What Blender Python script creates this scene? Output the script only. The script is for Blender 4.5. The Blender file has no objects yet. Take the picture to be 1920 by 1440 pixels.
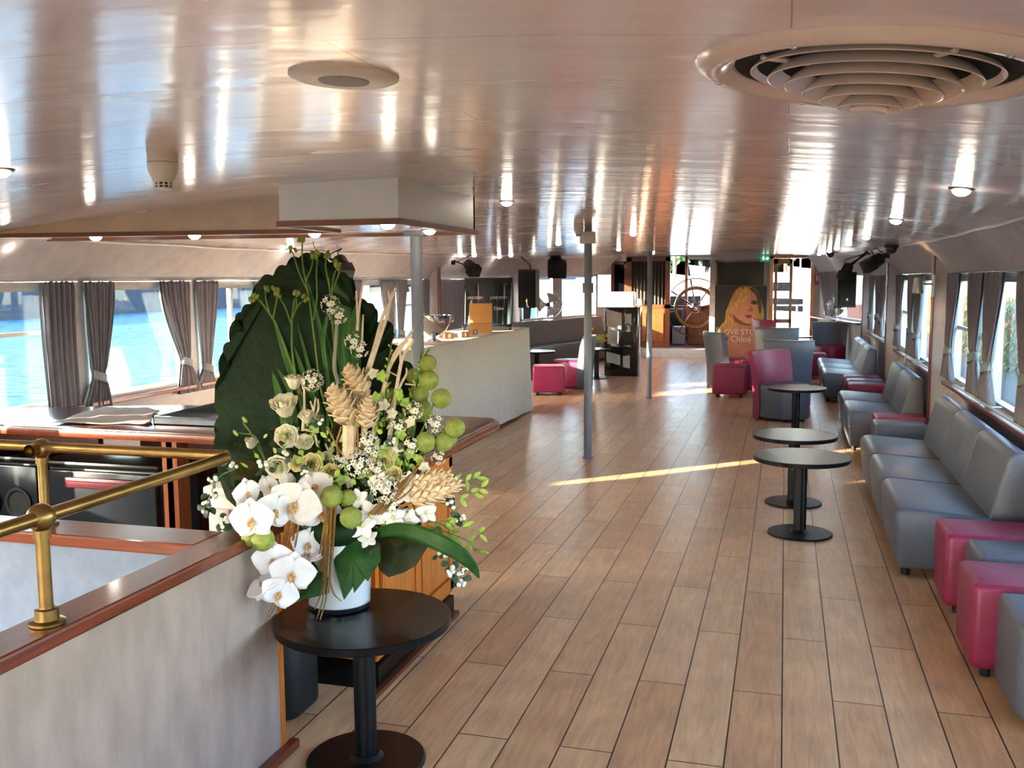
import bpy, bmesh, math, random
from mathutils import Vector, Matrix
RND = random.Random(11)
S = bpy.context.scene
COL = S.collection
PI = math.pi
rad = math.radians

# ------------------------------------------------------------------ camera
F_PX = 1800.0
CAM = Vector((0, 0, 1.65))
_th, _p, _ro = rad(15.85), rad(6.2), rad(-0.4)
_r = Vector((math.cos(_th), math.sin(_th), 0))
_d = Vector((-math.sin(_th) * math.cos(_p), math.cos(_th) * math.cos(_p), -math.sin(_p)))
_u = _r.cross(_d)
_r, _u = _r * math.cos(_ro) + _u * math.sin(_ro), -_r * math.sin(_ro) + _u * math.cos(_ro)
cd = bpy.data.cameras.new('camera')
cam = bpy.data.objects.new('camera', cd)
COL.objects.link(cam)
cd.sensor_width = 36
cd.lens = F_PX / 1920 * 36
cd.clip_end = 2000
cd.clip_start = 0.05
m = Matrix.Identity(4)
for i in range(3):
    m[i][0], m[i][1], m[i][2], m[i][3] = _r[i], _u[i], -_d[i], CAM[i]
cam.matrix_world = m
S.camera = cam

# ------------------------------------------------------------------ light
S.view_settings.view_transform = 'Standard'
S.view_settings.look = 'None'
S.view_settings.exposure = 2.5
S.view_settings.gamma = 1.0
S.cycles.max_bounces = 8
S.cycles.diffuse_bounces = 6
S.cycles.glossy_bounces = 4
S.cycles.transparent_max_bounces = 12
S.cycles.sample_clamp_indirect = 6.0
W = bpy.data.worlds.new('sky')
S.world = W
W.use_nodes = True
nt = W.node_tree
sky = nt.nodes.new('ShaderNodeTexSky')
sky.sky_type = 'NISHITA'
sky.sun_disc = False
sky.sun_elevation = rad(22)
sky.sun_rotation = rad(229)
sky.air_density = 1.0
sky.dust_density = 1.5
bg = nt.nodes['Background']
bg.inputs['Strength'].default_value = 0.62
nt.links.new(sky.outputs[0], bg.inputs['Color'])
SUN_DIR = Vector((0.75, 0.66, -0.197)).normalized()
sl = bpy.data.lights.new('sun', 'SUN')
sl.energy = 11.0
sl.angle = rad(0.6)
sl.color = (1.0, 0.86, 0.66)
so = bpy.data.objects.new('sun', sl)
COL.objects.link(so)
so.rotation_euler = SUN_DIR.to_track_quat('-Z', 'Y').to_euler()
so.location = (-20, -20, 12)


# ------------------------------------------------------------------ pixel -> place
def ray(x, y):
    return _d + _r * ((x - 960) / F_PX) + _u * ((720 - y) / F_PX)


def atZ(x, y, z=0.0):
    v = ray(x, y)
    return CAM + v * ((z - CAM.z) / v.z)


def atX(x, y, X):
    v = ray(x, y)
    return CAM + v * (X / v.x)


def atY(x, y, Y):
    v = ray(x, y)
    return CAM + v * (Y / v.y)


def atD(x, y, D):
    return CAM + ray(x, y) * D


# ------------------------------------------------------------------ mesh helpers
def srgb(h):
    h = h.lstrip('#')
    o = []
    for i in (0, 2, 4):
        c = int(h[i:i + 2], 16) / 255
        o.append(c / 12.92 if c <= 0.04045 else ((c + 0.055) / 1.055) ** 2.4)
    return tuple(o)


def frame(o, x, z):
    """matrix with origin o, local x axis along x, local z along z"""
    x = Vector(x).normalized()
    z = Vector(z)
    y = z.cross(x).normalized()
    z = x.cross(y).normalized()
    M = Matrix.Identity(4)
    for i in range(3):
        M[i][0], M[i][1], M[i][2], M[i][3] = x[i], y[i], z[i], o[i]
    return M


def round_poly(pts, r, seg=4):
    out = []
    n = len(pts)
    for i in range(n):
        a, b, c = Vector(pts[i - 1][:2]), Vector(pts[i][:2]), Vector(pts[(i + 1) % n][:2])
        ri = pts[i][2] if len(pts[i]) > 2 else r
        u, v = (a - b), (c - b)
        lu, lv = u.length, v.length
        u.normalize()
        v.normalize()
        k = max(-1, min(1, u.dot(v)))
        ang = math.acos(k)
        if ri <= 0 or ang > PI - 0.02:
            out.append((b.x, b.y))
            continue
        t = min(ri / math.tan(ang / 2), lu * .48, lv * .48)
        p, q = b + u * t, b + v * t
        for s in range(seg + 1):
            f = s / seg
            w = p * (1 - f) ** 2 + b * 2 * f * (1 - f) + q * f * f
            out.append((w.x, w.y))
    return out


class MB:
    def __init__(self):
        self.bm = bmesh.new()

    def face(self, pts):
        try:
            return self.bm.faces.new([self.bm.verts.new(p) for p in pts])
        except ValueError:
            return None

    def box(self, x0, x1, y0, y1, z0, z1, bev=0, seg=2, M=None):
        b = bmesh.new()
        bmesh.ops.create_cube(b, size=1)
        for v in b.verts:
            v.co = Vector((x0 + (v.co.x + .5) * (x1 - x0), y0 + (v.co.y + .5) * (y1 - y0), z0 + (v.co.z + .5) * (z1 - z0)))
        if bev > 0:
            bmesh.ops.bevel(b, geom=list(b.edges), offset=bev, segments=seg, profile=.5, affect='EDGES')
        self.add(b, M)
        return self

    def add(self, b, M=None):
        if M is not None:
            bmesh.ops.transform(b, matrix=M, verts=b.verts)
        mp = {v: self.bm.verts.new(v.co) for v in b.verts}
        for f in b.faces:
            try:
                self.bm.faces.new([mp[v] for v in f.verts])
            except ValueError:
                pass
        b.free()

    def loft(self, rings, cap=True, close=True):
        vs = [[self.bm.verts.new(p) for p in r] for r in rings]
        n = len(vs[0])
        for a, b in zip(vs, vs[1:]):
            for i in range(n if close else n - 1):
                j = (i + 1) % n
                try:
                    self.bm.faces.new((a[i], a[j], b[j], b[i]))
                except ValueError:
                    pass
        if cap:
            for r in (list(reversed(vs[0])), vs[-1]):
                try:
                    self.bm.faces.new(r)
                except ValueError:
                    pass
        return self

    def tube(self, pts, r, seg=8, cap=True):
        pts = [Vector(p) for p in pts]
        n = len(pts)
        rs = r if isinstance(r, (list, tuple)) else [r] * n
        t0 = (pts[1] - pts[0]).normalized()
        ref = Vector((0, 0, 1)) if abs(t0.z) < .9 else Vector((1, 0, 0))
        a = t0.cross(ref).normalized()
        rings = []
        for i, p in enumerate(pts):
            t = (pts[min(i + 1, n - 1)] - pts[max(i - 1, 0)])
            if t.length < 1e-9:
                t = t0.copy()
            t.normalize()
            a = (a - t * a.dot(t))
            a.normalize()
            b = t.cross(a)
            rings.append([p + (a * math.cos(2 * PI * k / seg) + b * math.sin(2 * PI * k / seg)) * max(rs[i], 1e-5) for k in range(seg)])
        return self.loft(rings, cap)

    def cyl(self, p0, p1, r0, r1=None, seg=20):
        return self.tube([p0, p1], [r0, r0 if r1 is None else r1], seg)

    def lathe(self, prof, c=(0, 0, 0), seg=32, M=None, cap=True):
        c = Vector(c)
        rings = []
        for r, z in prof:
            ring = [Vector((max(r, 1e-5) * math.cos(2 * PI * k / seg), max(r, 1e-5) * math.sin(2 * PI * k / seg), z)) for k in range(seg)]
            rings.append([(M @ q if M is not None else q + c) for q in ring])
        return self.loft(rings, cap)

    def sphere(self, c, r, s=(1, 1, 1), seg=14, M=None):
        b = bmesh.new()
        bmesh.ops.create_uvsphere(b, u_segments=seg, v_segments=max(6, seg * 2 // 3), radius=r)
        for v in b.verts:
            v.co = Vector((v.co.x * s[0], v.co.y * s[1], v.co.z * s[2]))
        T = Matrix.Translation(Vector(c))
        self.add(b, T if M is None else T @ M)
        return self

    def prism(self, pts, M, h0, h1, bev=0, seg=2):
        """2D outline in the local xy plane of M, from local z h0 to h1"""
        b = bmesh.new()
        v = [b.verts.new((x, y, h0)) for x, y in pts]
        f = b.faces.new(v)
        e = bmesh.ops.extrude_face_region(b, geom=[f])
        nv = [g for g in e['geom'] if isinstance(g, bmesh.types.BMVert)]
        bmesh.ops.translate(b, vec=(0, 0, h1 - h0), verts=nv)
        bmesh.ops.recalc_face_normals(b, faces=b.faces)
        if bev > 0:
            ed = [g for g in b.edges if abs(g.verts[0].co.z - g.verts[1].co.z) < 1e-6]
            bmesh.ops.bevel(b, geom=ed, offset=bev, segments=seg, profile=.5, affect='EDGES')
        self.add(b, M)
        return self

    def grid(self, fn, nu, nv):
        vs = [[self.bm.verts.new(fn(i / nu, j / nv)) for i in range(nu + 1)] for j in range(nv + 1)]
        for j in range(nv):
            for i in range(nu):
                try:
                    self.bm.faces.new((vs[j][i], vs[j][i + 1], vs[j + 1][i + 1], vs[j + 1][i]))
                except ValueError:
                    pass
        return self

    def build(self, name, mat, parent=None, smooth=35, solid=0, recalc=True):
        bm = self.bm
        if recalc:
            bmesh.ops.recalc_face_normals(bm, faces=bm.faces)
        o0 = Vector((0, 0, 0))
        if parent is None and len(bm.verts):
            xs = [v.co for v in bm.verts]
            lo = Vector([min(c[i] for c in xs) for i in range(3)])
            hi = Vector([max(c[i] for c in xs) for i in range(3)])
            o0 = Vector(((lo.x + hi.x) / 2, (lo.y + hi.y) / 2, lo.z))
            bmesh.ops.translate(bm, vec=-o0, verts=bm.verts)
        me = bpy.data.meshes.new(name)
        bm.to_mesh(me)
        bm.free()
        if smooth:
            me.polygons.foreach_set('use_smooth', [True] * len(me.polygons))
            me.set_sharp_from_angle(angle=rad(smooth))
        me.materials.append(mat)
        o = bpy.data.objects.new(name, me)
        COL.objects.link(o)
        o.location = o0
        if parent is not None:
            o.parent = parent
            o.matrix_parent_inverse = Matrix.Translation(-parent.location)
        if solid:
            md = o.modifiers.new('solid', 'SOLIDIFY')
            md.thickness = solid
            md.offset = 0
        return o


def tag(o, label, cat, group=None, kind=None):
    o['label'] = label
    o['category'] = cat
    if group:
        o['group'] = group
    if kind:
        o['kind'] = kind
    return o


def thing(name, label, cat, loc=(0, 0, 0), group=None, kind=None):
    o = bpy.data.objects.new(name, None)
    COL.objects.link(o)
    o.location = loc
    o.empty_display_size = .1
    return tag(o, label, cat, group, kind)


def struct(o):
    o['kind'] = 'structure'
    return o


def copy_tree(o, parent=None):
    c = o.copy()
    COL.objects.link(c)
    if parent is not None:
        c.parent = parent
    for ch in list(o.children):
        copy_tree(ch, c)
    return c


def text(body, size, M, mat, parent, name='lettering', extrude=0.0006, sx=1.0):
    cu = bpy.data.curves.new(name, 'FONT')
    cu.body = body
    cu.size = size
    cu.extrude = extrude
    cu.align_x = 'CENTER'
    cu.align_y = 'CENTER'
    cu.materials.append(mat)
    o = bpy.data.objects.new(name, cu)
    COL.objects.link(o)
    o.parent = parent
    o.matrix_parent_inverse = Matrix.Translation(-parent.location)
    o.matrix_basis = M @ Matrix.Diagonal((sx, 1, 1, 1))
    bpy.context.view_layer.update()
    me = bpy.data.meshes.new_from_object(o.evaluated_get(bpy.context.evaluated_depsgraph_get()))
    me.name = name
    r = bpy.data.objects.new(name, me)
    COL.objects.link(r)
    r.parent = parent
    r.matrix_parent_inverse = o.matrix_parent_inverse.copy()
    r.matrix_basis = o.matrix_basis.copy()
    bpy.data.objects.remove(o)
    r.name = name
    return r


# ------------------------------------------------------------------ materials
def M_(name, col, rough=.5, metal=0, coat=0, var=.12, vs=6.0, vstretch=(1, 1, 1), bump=0, bs=60.0, spec=.5, emit=0, sheen=0,
       col2=None, sss=0, trans=0, croug=.1, aniso=0):
    mt = bpy.data.materials.new(name)
    mt.use_nodes = True
    n, l = mt.node_tree.nodes, mt.node_tree.links
    b = n['Principled BSDF']
    c = srgb(col) if isinstance(col, str) else col
    b.inputs['Roughness'].default_value = rough
    b.inputs['Metallic'].default_value = metal
    b.inputs['Specular IOR Level'].default_value = spec
    b.inputs['Coat Weight'].default_value = coat
    b.inputs['Coat Roughness'].default_value = croug
    b.inputs['Sheen Weight'].default_value = sheen
    if sss:
        b.inputs['Subsurface Weight'].default_value = sss
        b.inputs['Subsurface Radius'].default_value = (.02, .015, .01)
        b.inputs['Subsurface Scale'].default_value = .3
    if trans:
        b.inputs['Transmission Weight'].default_value = trans
    tc = n.new('ShaderNodeTexCoord')
    mp = n.new('ShaderNodeMapping')
    mp.inputs['Scale'].default_value = vstretch
    l.new(tc.outputs['Object'], mp.inputs['Vector'])
    nz = n.new('ShaderNodeTexNoise')
    nz.inputs['Scale'].default_value = vs
    nz.inputs['Detail'].default_value = 5
    l.new(mp.outputs[0], nz.inputs['Vector'])
    rp = n.new('ShaderNodeValToRGB')
    c2 = srgb(col2) if col2 else tuple(min(1, k * (1 + var)) for k in c)
    c1 = c if col2 else tuple(k * (1 - var) for k in c)
    rp.color_ramp.elements[0].color = (*c1, 1)
    rp.color_ramp.elements[1].color = (*c2, 1)
    rp.color_ramp.elements[0].position = .35
    rp.color_ramp.elements[1].position = .65
    l.new(nz.outputs['Fac'], rp.inputs['Fac'])
    l.new(rp.outputs['Color'], b.inputs['Base Color'])
    if bump:
        nb = n.new('ShaderNodeTexNoise')
        nb.inputs['Scale'].default_value = bs
        nb.inputs['Detail'].default_value = 3
        l.new(mp.outputs[0], nb.inputs['Vector'])
        bp = n.new('ShaderNodeBump')
        bp.inputs['Strength'].default_value = bump
        bp.inputs['Distance'].default_value = .01
        l.new(nb.outputs['Fac'], bp.inputs['Height'])
        l.new(bp.outputs['Normal'], b.inputs['Normal'])
    if emit:
        b.inputs['Emission Color'].default_value = (*c, 1)
        b.inputs['Emission Strength'].default_value = emit
    return mt


def glass_mat(name, tint=(.96, .98, .98), refl=1.0):
    mt = bpy.data.materials.new(name)
    mt.use_nodes = True
    n, l = mt.node_tree.nodes, mt.node_tree.links
    n.remove(n['Principled BSDF'])
    t = n.new('ShaderNodeBsdfTransparent')
    t.inputs['Color'].default_value = (*tint, 1)
    g = n.new('ShaderNodeBsdfGlossy')
    g.inputs['Roughness'].default_value = .02
    nz = n.new('ShaderNodeTexNoise')
    nz.inputs['Scale'].default_value = 1.5
    lw = n.new('ShaderNodeLayerWeight')
    pw = n.new('ShaderNodeMath')
    pw.operation = 'POWER'
    pw.inputs[1].default_value = 4
    l.new(lw.outputs['Facing'], pw.inputs[0])
    ml = n.new('ShaderNodeMath')
    ml.operation = 'MULTIPLY_ADD'
    ml.inputs[1].default_value = .5 * refl
    ml.inputs[2].default_value = .035 * refl
    l.new(pw.outputs[0], ml.inputs[0])
    mx = n.new('ShaderNodeMixShader')
    l.new(ml.outputs[0], mx.inputs[0])
    l.new(t.outputs[0], mx.inputs[1])
    l.new(g.outputs[0], mx.inputs[2])
    l.new(mx.outputs[0], n['Material Output'].inputs['Surface'])
    return mt


def floor_mat():
    mt = bpy.data.materials.new('plank_floor')
    mt.use_nodes = True
    n, l = mt.node_tree.nodes, mt.node_tree.links
    b = n['Principled BSDF']
    ge = n.new('ShaderNodeNewGeometry')
    mp = n.new('ShaderNodeMapping')
    mp.inputs['Rotation'].default_value = (0, 0, rad(90))
    # texture u = world y, v = -x : put a seam at x = 0.025
    mp.inputs['Location'].default_value = (0.4, 0.025 + .19 * 40, 0)
    l.new(ge.outputs['Position'], mp.inputs['Vector'])
    sx = n.new('ShaderNodeSeparateXYZ')
    l.new(ge.outputs['Position'], sx.inputs[0])
    cb = n.new('ShaderNodeCombineXYZ')
    l.new(sx.outputs['Y'], cb.inputs['X'])
    ad = n.new('ShaderNodeMath')
    ad.inputs[1].default_value = .19 * 40 - .025
    l.new(sx.outputs['X'], ad.inputs[0])
    l.new(ad.outputs[0], cb.inputs['Y'])
    br = n.new('ShaderNodeTexBrick')
    br.offset = .5
    br.inputs['Scale'].default_value = 1
    br.inputs['Brick Width'].default_value = 1.27
    br.inputs['Row Height'].default_value = .19
    br.inputs['Mortar Size'].default_value = .0034
    br.inputs['Mortar Smooth'].default_value = .3
    br.inputs['Bias'].default_value = 0
    br.inputs['Color1'].default_value = (*srgb('#c89e76'), 1)
    br.inputs['Color2'].default_value = (*srgb('#dcb890'), 1)
    br.inputs['Mortar'].default_value = (*srgb('#33231b'), 1)
    l.new(cb.outputs[0], br.inputs['Vector'])
    # grain
    g = n.new('ShaderNodeMapping')
    g.inputs['Scale'].default_value = (1.6, 16, 1)
    l.new(cb.outputs[0], g.inputs['Vector'])
    nz = n.new('ShaderNodeTexNoise')
    nz.inputs['Scale'].default_value = 2.2
    nz.inputs['Detail'].default_value = 8
    nz.inputs['Distortion'].default_value = 1.2
    l.new(g.outputs[0], nz.inputs['Vector'])
    n2 = n.new('ShaderNodeTexNoise')
    n2.inputs['Scale'].default_value = 5
    n2.inputs['Detail'].default_value = 3
    l.new(cb.outputs[0], n2.inputs['Vector'])
    r1 = n.new('ShaderNodeValToRGB')
    r1.color_ramp.elements[0].position = .3
    r1.color_ramp.elements[0].color = (.8, .77, .74, 1)
    r1.color_ramp.elements[1].position = .7
    r1.color_ramp.elements[1].color = (1.1, 1.1, 1.08, 1)
    l.new(nz.outputs['Fac'], r1.inputs['Fac'])
    r2 = n.new('ShaderNodeValToRGB')
    r2.color_ramp.elements[0].position = .3
    r2.color_ramp.elements[0].color = (.82, .8, .82, 1)
    r2.color_ramp.elements[1].position = .65
    r2.color_ramp.elements[1].color = (1.05, 1.03, 1.0, 1)
    l.new(n2.outputs['Fac'], r2.inputs['Fac'])
    m1 = n.new('ShaderNodeMix')
    m1.data_type = 'RGBA'
    m1.blend_type = 'MULTIPLY'
    m1.inputs[0].default_value = 1
    l.new(br.outputs['Color'], m1.inputs[6])
    l.new(r1.outputs[0], m1.inputs[7])
    m2 = n.new('ShaderNodeMix')
    m2.data_type = 'RGBA'
    m2.blend_type = 'MULTIPLY'
    m2.inputs[0].default_value = 1
    l.new(m1.outputs[2], m2.inputs[6])
    l.new(r2.outputs[0], m2.inputs[7])
    l.new(m2.outputs[2], b.inputs['Base Color'])
    rr = n.new('ShaderNodeMapRange')
    rr.inputs['To Min'].default_value = .24
    rr.inputs['To Max'].default_value = .4
    l.new(n2.outputs['Fac'], rr.inputs['Value'])
    l.new(rr.outputs[0], b.inputs['Roughness'])
    b.inputs['Specular IOR Level'].default_value = .55
    bp = n.new('ShaderNodeBump')
    bp.inputs['Strength'].default_value = .25
    bp.inputs['Distance'].default_value = .004
    ivt = n.new('ShaderNodeMath')
    ivt.operation = 'SUBTRACT'
    ivt.inputs[0].default_value = 1
    l.new(br.outputs['Fac'], ivt.inputs[1])
    l.new(ivt.outputs[0], bp.inputs['Height'])
    l.new(bp.outputs[0], b.inputs['Normal'])
    return mt


def ceiling_mat():
    mt = bpy.data.materials.new('lacquered_ceiling')
    mt.use_nodes = True
    n, l = mt.node_tree.nodes, mt.node_tree.links
    b = n['Principled BSDF']
    ge = n.new('ShaderNodeNewGeometry')
    sx = n.new('ShaderNodeSeparateXYZ')
    l.new(ge.outputs['Position'], sx.inputs[0])
    cb = n.new('ShaderNodeCombineXYZ')       # u = x, v = y : strips run across the boat
    l.new(sx.outputs['X'], cb.inputs['X'])
    ay = n.new('ShaderNodeMath')
    ay.inputs[1].default_value = .42 * 20 - .105
    l.new(sx.outputs['Y'], ay.inputs[0])
    l.new(ay.outputs[0], cb.inputs['Y'])
    br = n.new('ShaderNodeTexBrick')
    br.offset = .37
    br.inputs['Scale'].default_value = 1
    br.inputs['Brick Width'].default_value = 2.4
    br.inputs['Row Height'].default_value = .42
    br.inputs['Mortar Size'].default_value = .0018
    br.inputs['Mortar Smooth'].default_value = .2
    br.inputs['Color1'].default_value = (*srgb('#d9c6c2'), 1)
    br.inputs['Color2'].default_value = (*srgb('#ddcbc8'), 1)
    br.inputs['Mortar'].default_value = (*srgb('#a58d80'), 1)
    l.new(cb.outputs[0], br.inputs['Vector'])
    l.new(br.outputs['Color'], b.inputs['Base Color'])
    mp = n.new('ShaderNodeMapping')
    mp.inputs['Scale'].default_value = (.55, 2.6, 1)
    l.new(ge.outputs['Position'], mp.inputs['Vector'])
    nz = n.new('ShaderNodeTexNoise')
    nz.inputs['Scale'].default_value = 2.6
    nz.inputs['Detail'].default_value = 2
    l.new(mp.outputs[0], nz.inputs['Vector'])
    vo = n.new('ShaderNodeTexVoronoi')
    vo.inputs['Scale'].default_value = 2.2
    wn = n.new('ShaderNodeVectorMath')
    wn.operation = 'ADD'
    l.new(mp.outputs[0], wn.inputs[0])
    l.new(nz.outputs['Color'], wn.inputs[1])
    l.new(wn.outputs[0], vo.inputs['Vector'])
    rr = n.new('ShaderNodeMapRange')
    rr.inputs['To Min'].default_value = .16
    rr.inputs['To Max'].default_value = .3
    l.new(vo.outputs['Color'], rr.inputs['Value'])
    l.new(rr.outputs[0], b.inputs['Roughness'])
    b.inputs['Specular IOR Level'].default_value = .8
    b.inputs['Coat Weight'].default_value = .55
    b.inputs['Coat Roughness'].default_value = .13
    bp = n.new('ShaderNodeBump')
    bp.inputs['Strength'].default_value = .13
    bp.inputs['Distance'].default_value = .02
    l.new(nz.outputs['Fac'], bp.inputs['Height'])
    b2 = n.new('ShaderNodeBump')
    b2.inputs['Strength'].default_value = .3
    b2.inputs['Distance'].default_value = .003
    l.new(br.outputs['Fac'], b2.inputs['Height'])
    l.new(bp.outputs[0], b2.inputs['Normal'])
    l.new(b2.outputs[0], b.inputs['Normal'])
    l.new(b2.outputs[0], b.inputs['Coat Normal'])
    return mt


GREY_FAB = M_('grey_leatherette', '#50545f', .38, var=.06, vs=30, bump=.12, bs=220)
PINK_FAB = M_('pink_leatherette', '#861a41', .42, var=.08, vs=20, bump=.12, bs=220)
DKGREY_FAB = M_('dark_grey_leatherette', '#4c4a4b', .5, var=.08, vs=20, bump=.12, bs=200)
BLACK = M_('black_lacquer', '#0b0a0b', .3, var=.15, vs=40, bump=.05, bs=300, spec=.22)
BLACKM = M_('black_metal', '#101012', .42, metal=.4, var=.1)
BLACKP = M_('black_plastic', '#0d0d0e', .55, var=.2, vs=30)
WALLP = M_('grey_wall_felt', '#afaaac', .85, var=.08, vs=9, bump=.25, bs=90)
PANEL = M_('mottled_wall_covering', '#9c877c', .8, var=.13, vs=12, vstretch=(1, 1, .35), bump=.2, bs=70)
PANELB = M_('pale_blue_wall_covering', '#727f96', .8, var=.09, vs=14, bump=.15, bs=60)
WOOD = M_('red_brown_wood', '#6a2c12', .3, coat=.35, var=.25, vs=5, vstretch=(12, 1, 12))
WOODX = M_('red_brown_wood_crosswise', '#6e3013', .3, coat=.35, var=.25, vs=5, vstretch=(1, 12, 12))
WOODTOP = M_('dark_polished_wood', '#46201a', .24, coat=.3, var=.2, vs=5, vstretch=(10, 1, 10))
ORANGE = M_('orange_stained_wood', '#bf6a1f', .35, coat=.3, var=.18, vs=5, vstretch=(10, 10, 1.2))
DKWOOD = M_('dark_red_wood', '#5e2a12', .4, coat=.2, var=.25, vs=5, vstretch=(10, 10, 1))
MIDWOOD = M_('warm_brown_wood', '#743a16', .35, coat=.3, var=.25, vs=5, vstretch=(10, 10, 1))
BRASS = M_('aged_brass', '#967b4c', .34, metal=1, var=.22, vs=14)
CHROME = M_('chrome', '#c9c9cc', .12, metal=1, var=.03)
ALU = M_('aluminium', '#b5b3b0', .4, metal=.7, var=.06)
PILLAR = M_('grey_painted_steel', '#797e88', .5, var=.05)
WHITE = M_('white_paint', '#dcdad6', .45, var=.03)
CREAM = M_('cream_plastic', '#cbbfb0', .4, var=.04)
VENTM = M_('cream_enamel', '#d3bfb0', .25, coat=.4, var=.03)
CLOTH = M_('white_tablecloth_linen', '#cfc2b6', .9, var=.05, vs=20, bump=.15, bs=160)
CURT = M_('grey_curtain_cloth', '#6b6771', .9, var=.12, vs=50, vstretch=(1, 1, .15), sheen=.2)
LINING = M_('white_curtain_lining', '#859194', .9, var=.05)
TIE = M_('pale_curtain_band', '#7b8284', .85, var=.06)
FLOOR = floor_mat()
CEIL = ceiling_mat()
GLASS = glass_mat('window_glass')
DKGLASS = M_('dark_glass', '#08090c', .12, var=.3, vs=3, spec=.05)
LAMP = M_('lit_lamp', (1.0, .93, .82), .4, emit=9.0, var=.01)
LAMPW = M_('warm_lit_lamp', (1.0, .85, .6), .4, emit=5.0, var=.01)
REDWOOD = M_('dark_red_lacquered_wood', '#6b1f1c', .35, coat=.3, var=.2, vs=5, vstretch=(10, 10, 1))
EDGEW = M_('dull_brown_edging', '#7a4a2c', .45, var=.15, vs=5)
DARKIN = M_('dark_void', '#070707', .9)
TOPGREY = M_('grey_noise', '#77706c', .8)
# ================================================================== THE SHELL
XL, XR, XC = -4.88, 1.40, -1.74
YB, YS, YF = -3.2, 17.3, 20.7          # aft wall, start of the bow taper, forward bulkhead
XLF, XRF = -3.75, 0.66
WT = 1.66                              # top of the window walls


def wallx(y, side):
    a, b = (XL, XLF) if side < 0 else (XR, XRF)
    if y <= YS:
        return a
    return a + (b - a) * (y - YS) / (YF - YS)


def edgex(y, side):
    return wallx(y, side) - side * .27


def ceilz(x, y):
    k = .024 * (1 - .8 * max(0, min(1, (y - 8) / 14)))
    return 2.14 - k * (x - XC) ** 2


def ceiltilt(x, y):
    return -math.atan((ceilz(x + .01, y) - ceilz(x - .01, y)) / .02)


def onceil(x, y):
    z = 2.12
    for _ in range(12):
        p = atZ(x, y, z)
        z = ceilz(p.x, p.y)
    return atZ(x, y, z)


b = MB()
b.box(XL - .2, XR + .2, YB, YF + .05, -.08, 0)
floor = struct(b.build('floor', FLOOR, smooth=0))

b = MB()
NY, NX = 60, 24


def cpt(u, v):
    y = YB + (YF + .05 - YB) * v
    x = edgex(y, -1) + (edgex(y, 1) - edgex(y, -1)) * u
    return (x, y, ceilz(x, y))


b.grid(cpt, NX, NY)
ceiling = struct(b.build('ceiling', CEIL))
md = ceiling.modifiers.new('solid', 'SOLIDIFY')
md.thickness = .03
md.offset = 1
# make sure the visible side faces down and the thickness grows upwards
if ceiling.data.polygons[0].normal.z > 0:
    md.offset = 1
else:
    md.offset = -1

b = MB()
b.box(XL - .35, XR + .35, YB - .15, YF + .1, 2.26, 2.34)
struct(b.build('roof', WHITE, smooth=0))


def wall_frame(p0, p1, side):
    """local x along the wall, local y outward, z up"""
    p0, p1 = Vector((*p0, 0)), Vector((*p1, 0))
    x = (p1 - p0).normalized()
    n = Vector((x.y, -x.x, 0)) * 1.0
    if (n.x > 0) != (side > 0):
        n = -n
    Mx = Matrix.Identity(4)
    z = Vector((0, 0, 1))
    for i in range(3):
        Mx[i][0], Mx[i][1], Mx[i][2], Mx[i][3] = x[i], n[i], z[i], p0[i]
    return Mx, (p1 - p0).length


def wall_seg(mb, Mx, L, z0, z1, ops, th=.07):
    s = 0
    for a, c, q0, q1 in sorted(ops):
        if a > s:
            mb.box(s, a, 0, th, z0, z1, M=Mx)
        mb.box(a, c, 0, th, z0, q0, M=Mx)
        mb.box(a, c, 0, th, q1, z1, M=Mx)
        s = c
    if L > s:
        mb.box(s, L, 0, th, z0, z1, M=Mx)


WIN_N = [0]


def window(Mx, s0, s1, z0, z1, bars=(), rail=None, sillmat=WOOD, th=.07):
    WIN_N[0] += 1
    fr = .028
    f = MB()
    f.box(s0, s0 + fr, .01, th, z0, z1, M=Mx)
    f.box(s1 - fr, s1, .01, th, z0, z1, M=Mx)
    f.box(s0, s1, .01, th, z0, z0 + fr, M=Mx)
    f.box(s0, s1, .01, th, z1 - fr, z1, M=Mx)
    for s in bars:
        f.box(s - .018, s + .018, .02, .06, z0, z1, M=Mx)
    if rail:
        f.box(rail[0], rail[1], .03, .055, rail[2] - .014, rail[2] + .014, M=Mx)
    o = struct(f.build('window_%d' % WIN_N[0], ALU, smooth=0))
    g = MB()
    g.box(s0 + .005, s1 - .005, .038, .044, z0 + .005, z1 - .005, M=Mx)
    g.build('pane', GLASS, o, smooth=0)
    if sillmat:
        q = MB()
        q.box(s0 - .06, s1 + .06, -.07, .03, z0 - .05, z0 - .015, bev=.006, M=Mx)
        q.build('sill', sillmat, o, smooth=0)
    for ch in o.children:
        ch.matrix_parent_inverse = Matrix.Translation(-o.location)
    return o


LZ0, LZ1 = .80, 1.62
RZ0, RZ1 = .765, 1.64
# windows along the straight walls: (start y, end y)
LWIN = [(-2.4, -1.2), (-1.0, .2), (.4, 1.6), (1.8, 3.0), (3.2, 4.36), (4.5, 5.68), (5.86, 7.04), (7.24, 8.46), (8.9, 10.06), (10.26, 11.46),
        (11.66, 12.74), (13.1, 14.3), (14.5, 15.7), (15.9, 17.1)]
RWIN = [(-2.6, -1.2), (-1.0, .4), (.6, 2.0), (2.2, 3.6), (3.8, 5.6), (5.9, 7.38), (7.52, 9.0), (9.4, 11.1), (11.26, 12.96), (13.4, 15.1), (15.3, 17.0)]

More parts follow.
